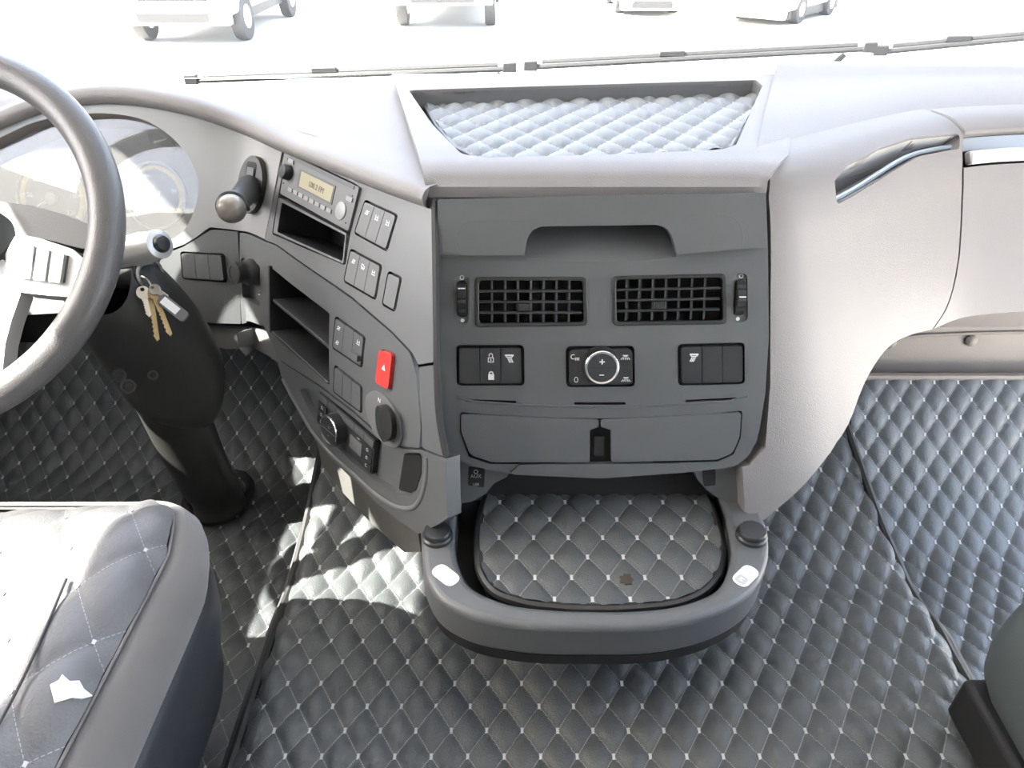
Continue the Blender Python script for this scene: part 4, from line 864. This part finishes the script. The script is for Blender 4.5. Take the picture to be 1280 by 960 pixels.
# ================================================================== PULL-OUT TABLE
ZT = .62; TF = Matrix.Translation((0, 0, ZT))
def tz(pts, z=ZT): return [tuple(at_z(x, y, z)[:2]) for x, y in pts]
outer = tz([(526, 660), (527, 690), (529, 710), (549, 747), (586, 768), (642, 780), (740, 784), (837, 780), (900, 763), (942, 736), (959, 704), (962, 680), (958, 655)])
inner = tz([(571, 640), (573, 702), (586, 729), (624, 749), (687, 759), (740, 761), (785, 761), (860, 751), (897, 734), (912, 702), (907, 645)])
yb = .725
U_ = [(outer[0][0], yb)] + list(map(tuple, catmull(outer, 5))) + [(outer[-1][0], yb), (inner[-1][0], yb)] + list(map(tuple, catmull(inner, 5)[::-1])) + [(inner[0][0], yb)]
table = thing('pull_out_table', 'grey horseshoe-shaped pull-out table below the centre console', 'table', (.1, .6, .56))
prism('rim', TF, U_, -.052, 0, 'dark_plastic', table, bevel=.008, seg=4)
und = [(x, y) for x, y in catmull(outer, 5)]; cu = np.array([.1, .62]); und = [tuple(cu + (np.array(p)-cu)*.985) for p in und]
prism('base', TF, [(und[0][0], yb)] + und + [(und[-1][0], yb)], -.066, -.0505, 'deep_black', table, bevel=.003)
inn3 = catmull(inner, 5); wl_ = [np.array([x, y, ZT-.004]) for x, y in [(inner[0][0], yb)] + list(inn3) + [(inner[-1][0], yb)]]
loft('liner', [np.array(wl_), np.array(wl_) - z_(.047)], 'black_plastic', table, n=80)
for x, y in ((547, 671), (939, 671)):
    p = at_z(x, y, ZT); mesh_obj('disc_button', *lathe_g([(.0185, 0), (.0185, .004), (.0165, .006), (.0165, .010), (.015, .012), (.001, .0125)], 36), 'switch_black', table, Matrix.Translation((*p[:2], ZT)))
for x, y, an in ((557, 719, -43), (932, 720, 43)):
    p = at_z(x, y, ZT); fr = Matrix.Translation((*p[:2], ZT + .0001)) @ Matrix.Rotation(R(an), 4, 'Z')
    stc = prism('sticker', fr, rounded(rect(-.017, .017, -.0095, .0095), .009), 0, .0004, 'white_print', table, bevel=0)
    sx = 1 if an < 0 else -1
    prism('sticker_field', fr, rounded(rect(.002, .0145, -.0062, .0062) if sx > 0 else rect(-.0145, -.002, -.0062, .0062), .004), .0004, .0006, 'grey_print', stc, bevel=0)
    text('sticker_lettering', fr, 'M', .007, 'white_print', stc, .008*sx, 0, .0007); marks('sticker_figure', fr, [arc(-.007*sx, .002, .002, 0, 300), [(-.010*sx, -.003), (-.004*sx, -.004)], [(-.010*sx, 0), (-.005*sx, -.002)]], .0004, 'grey_print', stc, .0006)
# padded quilted mat in the table
ZI = .604
FLATI = Surf.ext([(.3, ZI), (1.0, ZI)], smooth=False, s0=.3)
ti_px = [(632, 590), (615, 612), (604, 640), (600, 690), (604, 716), (620, 738), (650, 750), (700, 757), (750, 759), (800, 757), (850, 750), (880, 735), (898, 710), (901, 690), (893, 650), (880, 618), (862, 590)]
ti = catmull(np.array(tz(ti_px, ZI)), 4, True)
tim = quilt('table_mat', FLATI, ti, 'quilt_leather', None, amp=.006, res=.0026, phase=tuple(FLATI.px(729, 241/2.667+560)))
tag(tim, 'dark grey quilted leather mat lying inside the horseshoe pull-out table', 'mat')
piping('padded_border', FLATI, scaled(ti, 1.012), .006, 'black_plastic', tim, -.002, True)
prism('pad', Matrix.Identity(4), scaled(ti, .99), .5697, ZI - .001, 'black_plastic', tim, bevel=0)

stn = FLATI.px(783, 724, .006); rg = [(stn[0] + r_*math.cos(t), stn[1] + r_*1.1*math.sin(t)) for t, r_ in zip(np.linspace(0, 2*math.pi, 14, endpoint=False), (.008, .006, .009, .0065, .008, .0055, .0085, .0065, .009, .006, .0075, .006, .0085, .0065))]
sheet('stain', FLATI, np.array(rg), 'stain_brown', tim, w=.0062, thick=.0012, bevel=0, res=None)
# ================================================================== FLOOR: ENGINE TUNNEL AND MATS
class Height(Surf):
    def __init__(self, f, x0, x1, y0, y1): self.f = f; self.qa = np.array([x0, x1]); self.ps = np.array([y0, y1])
    def _e(self, a, s): a, s = np.asarray(a, float), np.asarray(s, float); return np.stack([a, s, self.f(a, s)], -1)
TX0, TX1 = -.325, .585
def sstep(t): t = np.clip(t, 0, 1); return t*t*(3-2*t)
def tun(x, y):
    z = .430 + .48*.04*np.log1p(np.exp(np.clip((y-.76)/.04, -30, 30))) - .005*np.exp(-((y-.70)/.03)**2)
    z = z - .018*sstep((TX0+.035-x)/.035)**2 - .018*sstep((x-TX1+.035)/.035)**2
    return z + .004*np.exp(-((y-.66+.15*(x-.4))/.02)**2)*sstep((x-.2)/.2)
TUN = Height(tun, TX0-.02, TX1+.02, -.2, 1.2)
tu = rounded([(TX0, -.1), (TX1-.02, -.1), (TX1-.004, .50), (TX1, .62), (TX1-.02, .80), (TX1-.045, 1.12), (TX0+.03, 1.12), (TX0+.01, .80), (TX0, .62)], 0)
tmat = quilt('engine_tunnel_mat', TUN, tu, 'quilt_leather', None, amp=.0075, res=.0042, phase=tuple(TUN.px(545, 640+732/3.0)), wrinkle=.0006)
tag(tmat, 'dark grey quilted leather cover over the raised engine tunnel', 'floor mat')
ex = lambda y: np.interp(y, [.62, .80, 1.12], [0, -.02, -.045]); el_ = lambda y: np.interp(y, [.62, .80, 1.12], [0, .01, .03])
pr = np.array([(TX1+.001+ex(y), y) for y in np.linspace(.552, 1.12, 40)]); piping('edge_piping', TUN, pr, .007, 'rubber', tmat, .002)
pr = np.array([(TX1+.014+ex(y), y) for y in np.linspace(.545, 1.12, 40)]); piping('edge_binding', TUN, pr, .008, 'suede', tmat, -.012)
pr = np.array([(TX0-.002+el_(y), y) for y in np.linspace(.10, 1.12, 60)]); piping('edge_piping', TUN, pr, .007, 'rubber', tmat, .003)
pr = np.array([(TX0-.010+el_(y), y) for y in np.linspace(.10, 1.12, 60)]); piping('edge_binding', TUN, pr, .008, 'quilt_leather', tmat, -.010)
fp_ = TUN.poly([(416, 572), (428, 596), (448, 622), (478, 650), (524, 688)]); piping('front_piping', TUN, catmull(fp_, 5), .006, 'rubber', tmat, .008)
# body of the tunnel
prof = [(TX0-.022, .27), (TX0-.004, .41), (TX0+.02, .418), (TX1-.02, .418), (TX1+.004, .41), (TX1+.03, .27)]
V, F = loft_g([np.array([(x*k, y, z + (.0 if z < .3 else dz)) for x, z in prof]) for y, dz, k in ((-.2, -.004, 1), (.76, -.004, 1), (1.12, .15, .93))], 60); o = mesh_obj('floor_tunnel', V, F, 'carpet', recalc=False); tag(o, kind='structure')
# passenger footwell
PF = Surf.ext([(-.1, .315), (.60, .315), (.70, .315), (.80, .315), (.855, .322), (.90, .352), (1.075, .553), (1.10, .575)], s0=-.1)
pf = [(TX1+.018, .1), (1.10, .1), (1.10, PF.px(1200, 474)[1]), (TX1+.01, PF.px(1200, 474)[1])]
pm = quilt('passenger_floor_mat', PF, np.array(pf), 'quilt_leather', None, amp=.0065, res=.0045, phase=tuple(PF.px(920+572/3.556, 440+290/3.556)), wrinkle=.0004)
tag(pm, 'grey quilted leather mat covering the passenger footwell and toe board', 'floor mat')
bd = np.array([(x, pf[2][1] + .004) for x in np.linspace(TX1-.02, 1.1, 20)]); piping('binding', PF, bd, .007, 'taupe_plastic', pm, .003)
# driver footwell
DF = Surf.ext([(-.1, .302), (.80, .302), (.90, .302), (.98, .303), (1.06, .315), (1.15, .37), (1.275, .51)], s0=-.1)
g = DF.px(270, 622); dfp = [(-1.09, .2), (TX0-.02, .2), (TX0-.02, 1.34), (-1.09, 1.34)]
dm = quilt('driver_floor_mat', DF, np.array(dfp), 'quilt_leather', None, amp=.006, res=.005, phase=tuple(DF.px(297, 645)), wrinkle=.0008)
tag(dm, 'dark quilted leather mat in the driver footwell round the steering column', 'floor mat')
# ================================================================== DRIVER'S SEAT
ZS = .725
class Seat(Surf):
    def __init__(self): self.qa = np.array([-.90, -.28]); self.ps = np.array([-.3, .62])
    def _e(self, a, s):
        a, s = np.asarray(a, float), np.asarray(s, float)
        z = ZS + .012*np.exp(-((a+.36)/.05)**2) - .012*np.exp(-((a+.60)/.16)**2)
        # rolled front edge and right edge, with a rounded corner
        fx = .72*np.clip((a+.405)/.06, 0, None); fy = np.clip((s-.505)/.10, 0, None); k = np.sqrt(fx**2 + fy**2)
        z = z - .055*np.clip(k, 0, 1.35)**2.2
        return np.stack([a, s, z], -1)
SE = Seat()
seat = thing('driver_chair', 'driver seat with white-stitched quilted leather cushion and grey suede side', 'seat', (-.60, .2, .30))
so = rounded([(-.90, -.25), (-.345, -.25), (-.345, .50), (-.360, .555), (-.41, .590), (-.90, .600)], [0, 0, .05, .03, .04, 0])
quilt('cushion', SE, so, 'quilt_seat', seat, cell=(.072, .105), amp=.006, res=.005, phase=(-.395, .44), tuft=(.0012, .0022), tuft_mat='thread')
edge = rounded([(-.345, -.25), (-.345, .50), (-.360, .555), (-.41, .590), (-.90, .600)], [0, .05, .03, .04, 0], 6)[1:]
edge = np.array([(-.345, -.25)] + [tuple(p) for p in edge])
e3 = resample(SE.ev(edge[:, 0], edge[:, 1], .001), 70); nrm = np.gradient(e3[:, :2], axis=0); nrm = np.stack([nrm[:, 1], -nrm[:, 0]], 1); nrm /= np.linalg.norm(nrm, axis=1)[:, None]; nrm = np.c_[nrm, np.zeros(70)]
# suede side panel: a band that widens towards the back
loft('side_panel', [e3 - z_(.004), e3 + nrm*.010 + z_(-.004), e3 + nrm*.024 + z_(-.022), e3 + nrm*.027 + z_(-.052), e3 + nrm*.012 + z_(-.088), e3 - nrm*.01 + z_(-.09)], 'suede', seat, n=70, across=4)
tube('seam_piping', e3 + nrm*.003, .0014, 'suede', seat, n=8)
b3 = e3 + nrm*.004; b3[:, 2] = ZS - .14
loft('plastic_base', [b3 + z_(.045) - nrm*.02, b3 + nrm*.014 + z_(.04), b3 + nrm*.018 + z_(.0), b3 + nrm*.004 + z_(-.07), b3 - nrm*.015 + z_(-.15), b3 - nrm*.06 + z_(-.18)], 'seat_plastic', seat, n=70, across=4)
V, F = box_g(-.85, -.42, -.2, .46, .30, .56); mesh_obj('pedestal', V, F, 'deep_black', seat, bevel=.03, seg=3)
# torn patch on the cushion, showing white foam
tp_ = SE.poly([(62, 862), (72, 856), (76, 849), (84, 857), (95, 856), (100, 866), (110, 874), (98, 878), (86, 877), (66, 884), (64, 873)])
sheet('torn_patch', SE, tp_, 'white_print', seat, w=.0075, thick=.002, bevel=0, res=.01)
# centre welt running back along the cushion
wp = SE.poly([(88, 730), (62, 792), (30, 860), (-10, 935)]); piping('welt', SE, catmull(wp, 5), .0012, 'rubber', seat, .0068)
# ================================================================== PASSENGER SEAT (corner)
ps = thing('passenger_chair', 'dark fabric passenger seat cushion on a black base beside the tunnel', 'seat', (.80, .2, .32))
pe = rounded([(.505, -.2), (.95, -.2), (.95, .56), (.60, .56), (.530, .50)], [.03, .02, .05, .06, .06], 8)
def offs(k, z): c = np.array([.74, .15]); q = c + (pe-c)*k; return np.c_[np.append(q, q[:1], 0), np.full(len(q)+1, z)]
loft('cushion', [offs(.90, .50), offs(.97, .505), offs(1.0, .53), offs(1.0, .57), offs(.97, .605), offs(.90, .622), offs(.5, .63), offs(.02, .63)], 'passenger_seat_fabric', ps, n=90, across=3)
V, F = box_g(.520, .93, -.2, .50, .44, .505); mesh_obj('base', V, F, 'deep_black', ps, bevel=.008, seg=3)
V, F = box_g(.62, .90, -.1, .40, .315, .41); mesh_obj('pedestal', V, F, 'deep_black', ps, bevel=.01)

# ================================================================== OUTSIDE
GZ = -1.5
o = mesh_obj('ground', [(-80, 2.2, GZ), (80, 2.2, GZ), (80, 160, GZ), (-80, 160, GZ), (-80, -60, GZ), (80, -60, GZ)], [(0, 1, 2, 3), (4, 5, 1, 0)], 'ground_gravel', smooth=0, recalc=False); tag(o, kind='structure')
def wiper(px0, px1, label, arm):
    a, b = at_y(*px0, 1.335), at_y(*px1, 1.335); d = (b-a)/np.linalg.norm(b-a)
    w_ = thing('windscreen_wiper', label, 'wiper', (a+b)/2, 'wipers across the foot of the windscreen')
    tube('blade', [a, b], .005, 'wiper_black', w_, n=8); tube('spine', [a + d*.02 + np.array([0, .006, .006]), b - d*.02 + np.array([0, .004, .006])], .0055, 'wiper_black', w_, n=8)
    c = a + (b-a)*.42
    for e in (a, b): mesh_obj('end_cap', *box_g(-.012, .012, -.006, .006, -.006, .011), 'wiper_black', w_, Matrix.Translation(Vector(e)), bevel=.002)
    if arm: p0 = at_y(*arm[0], 1.345); p1 = at_y(*arm[1], 1.36); tube('arm', [p0, p1], [.005, .008], 'wiper_black', w_, n=8)
    mesh_obj('holder', *box_g(-.022, .022, -.002, .010, .004, .014), 'wiper_black', w_, Matrix.Translation(Vector(c)), bevel=.002)
wiper((240, 101), (637, 86), 'black windscreen wiper blade in front of the driver', ((625, 92), (600, 120)))
wiper((663, 84), (1086, 61), 'black windscreen wiper blade in front of the centre tray', ((1056, 68), (1022, 98)))
wiper((1100, 65), (1330, 43), 'black windscreen wiper blade in front of the passenger side', None)
# parked vehicles, bleached by the sun
def vehicle(name, label, cat, x, y, wdt, paint, wheel_r, floor_z, roof_z, length=5.0, grille=True, rz=0):
    v = thing(name, label, cat, (x, y, GZ), 'vehicles parked in the yard')
    M_ = Matrix.Translation((x, y, GZ)) @ Matrix.Rotation(rz, 4, 'Z'); h = wdt/2
    mesh_obj('body', *box_g(-h, h, 0, length, floor_z, roof_z), paint, v, M_, bevel=.08, seg=3)
    mesh_obj('bumper', *box_g(-h*.98, h*.98, -.18, .05, floor_z-.18, floor_z+.22), paint, v, M_, bevel=.05, seg=3)
    for s in (-1, 1):
        for yy in (.9, length-1.1):
            wh = mesh_obj('wheel', *lathe_g([(wheel_r*.55, -.13), (wheel_r*.96, -.13), (wheel_r, -.08), (wheel_r, .08), (wheel_r*.96, .13), (wheel_r*.55, .13)], 28, axis=0), 'tyre', v, M_ @ Matrix.Translation((s*(h-.12), yy, wheel_r)))
            mesh_obj('hub', *lathe_g([(wheel_r*.5, -.14), (wheel_r*.5, .14)], 16, axis=0), 'silver_plastic', wh, M_ @ Matrix.Translation((s*(h-.12), yy, wheel_r)))
        mesh_obj('headlamp', *box_g(s*h*.78-.18, s*h*.78+.18, -.21, -.16, floor_z, floor_z+.16), 'chrome', v, M_, bevel=.03)
    mesh_obj('lower_grille', *box_g(-h*.62, h*.62, -.20, -.17, floor_z-.12, floor_z+.06), 'grille_dark', v, M_)
    mesh_obj('underbody', *box_g(-h*.9, h*.9, .3, length-.3, floor_z-.22, floor_z+.02), 'grille_dark', v, M_)
    if grille:
        mesh_obj('grille', *box_g(-h*.6, h*.6, -.05, .02, floor_z+.28, min(roof_z-.2, floor_z+.9)), 'grille_dark', v, M_)
        for k in range(4): mesh_obj('grille_bar', *box_g(-h*.6, h*.6, -.08, -.04, floor_z+.32+.13*k, floor_z+.36+.13*k), 'paint_white', v, M_)
    return v
def gx(px, y): return float(at_z(px, 40, GZ)[0]*y/at_z(px, 40, GZ)[1])
vehicle('lorry', 'white lorry with barred grille parked across the sunny yard', 'lorry', gx(225, 17.6), 17.6, 2.5, 'paint_white', .5, .62, 2.9, 6.0)
vehicle('lorry', 'blue-grey lorry with big wheels parked beside the white lorry', 'lorry', gx(560, 21), 20, 2.5, 'paint_blue', .52, .75, 3.0, 7.0)
vehicle('car', 'white car parked in the yard beyond the centre wiper', 'car', gx(815, 22), 22.5, 1.8, 'paint_white', .33, .35, 1.5, 4.2)
vehicle('car', 'sand-coloured car parked beside the white car in the yard', 'car', gx(925, 22), 21.0, 1.8, 'paint_sand', .34, .35, 1.5, 4.2, rz=R(-40))
vehicle('van', 'pale van parked at the end of the row in the yard', 'van', gx(1090, 24), 26.5, 2.0, 'paint_white', .36, .4, 2.2, 5.0, rz=R(-20))
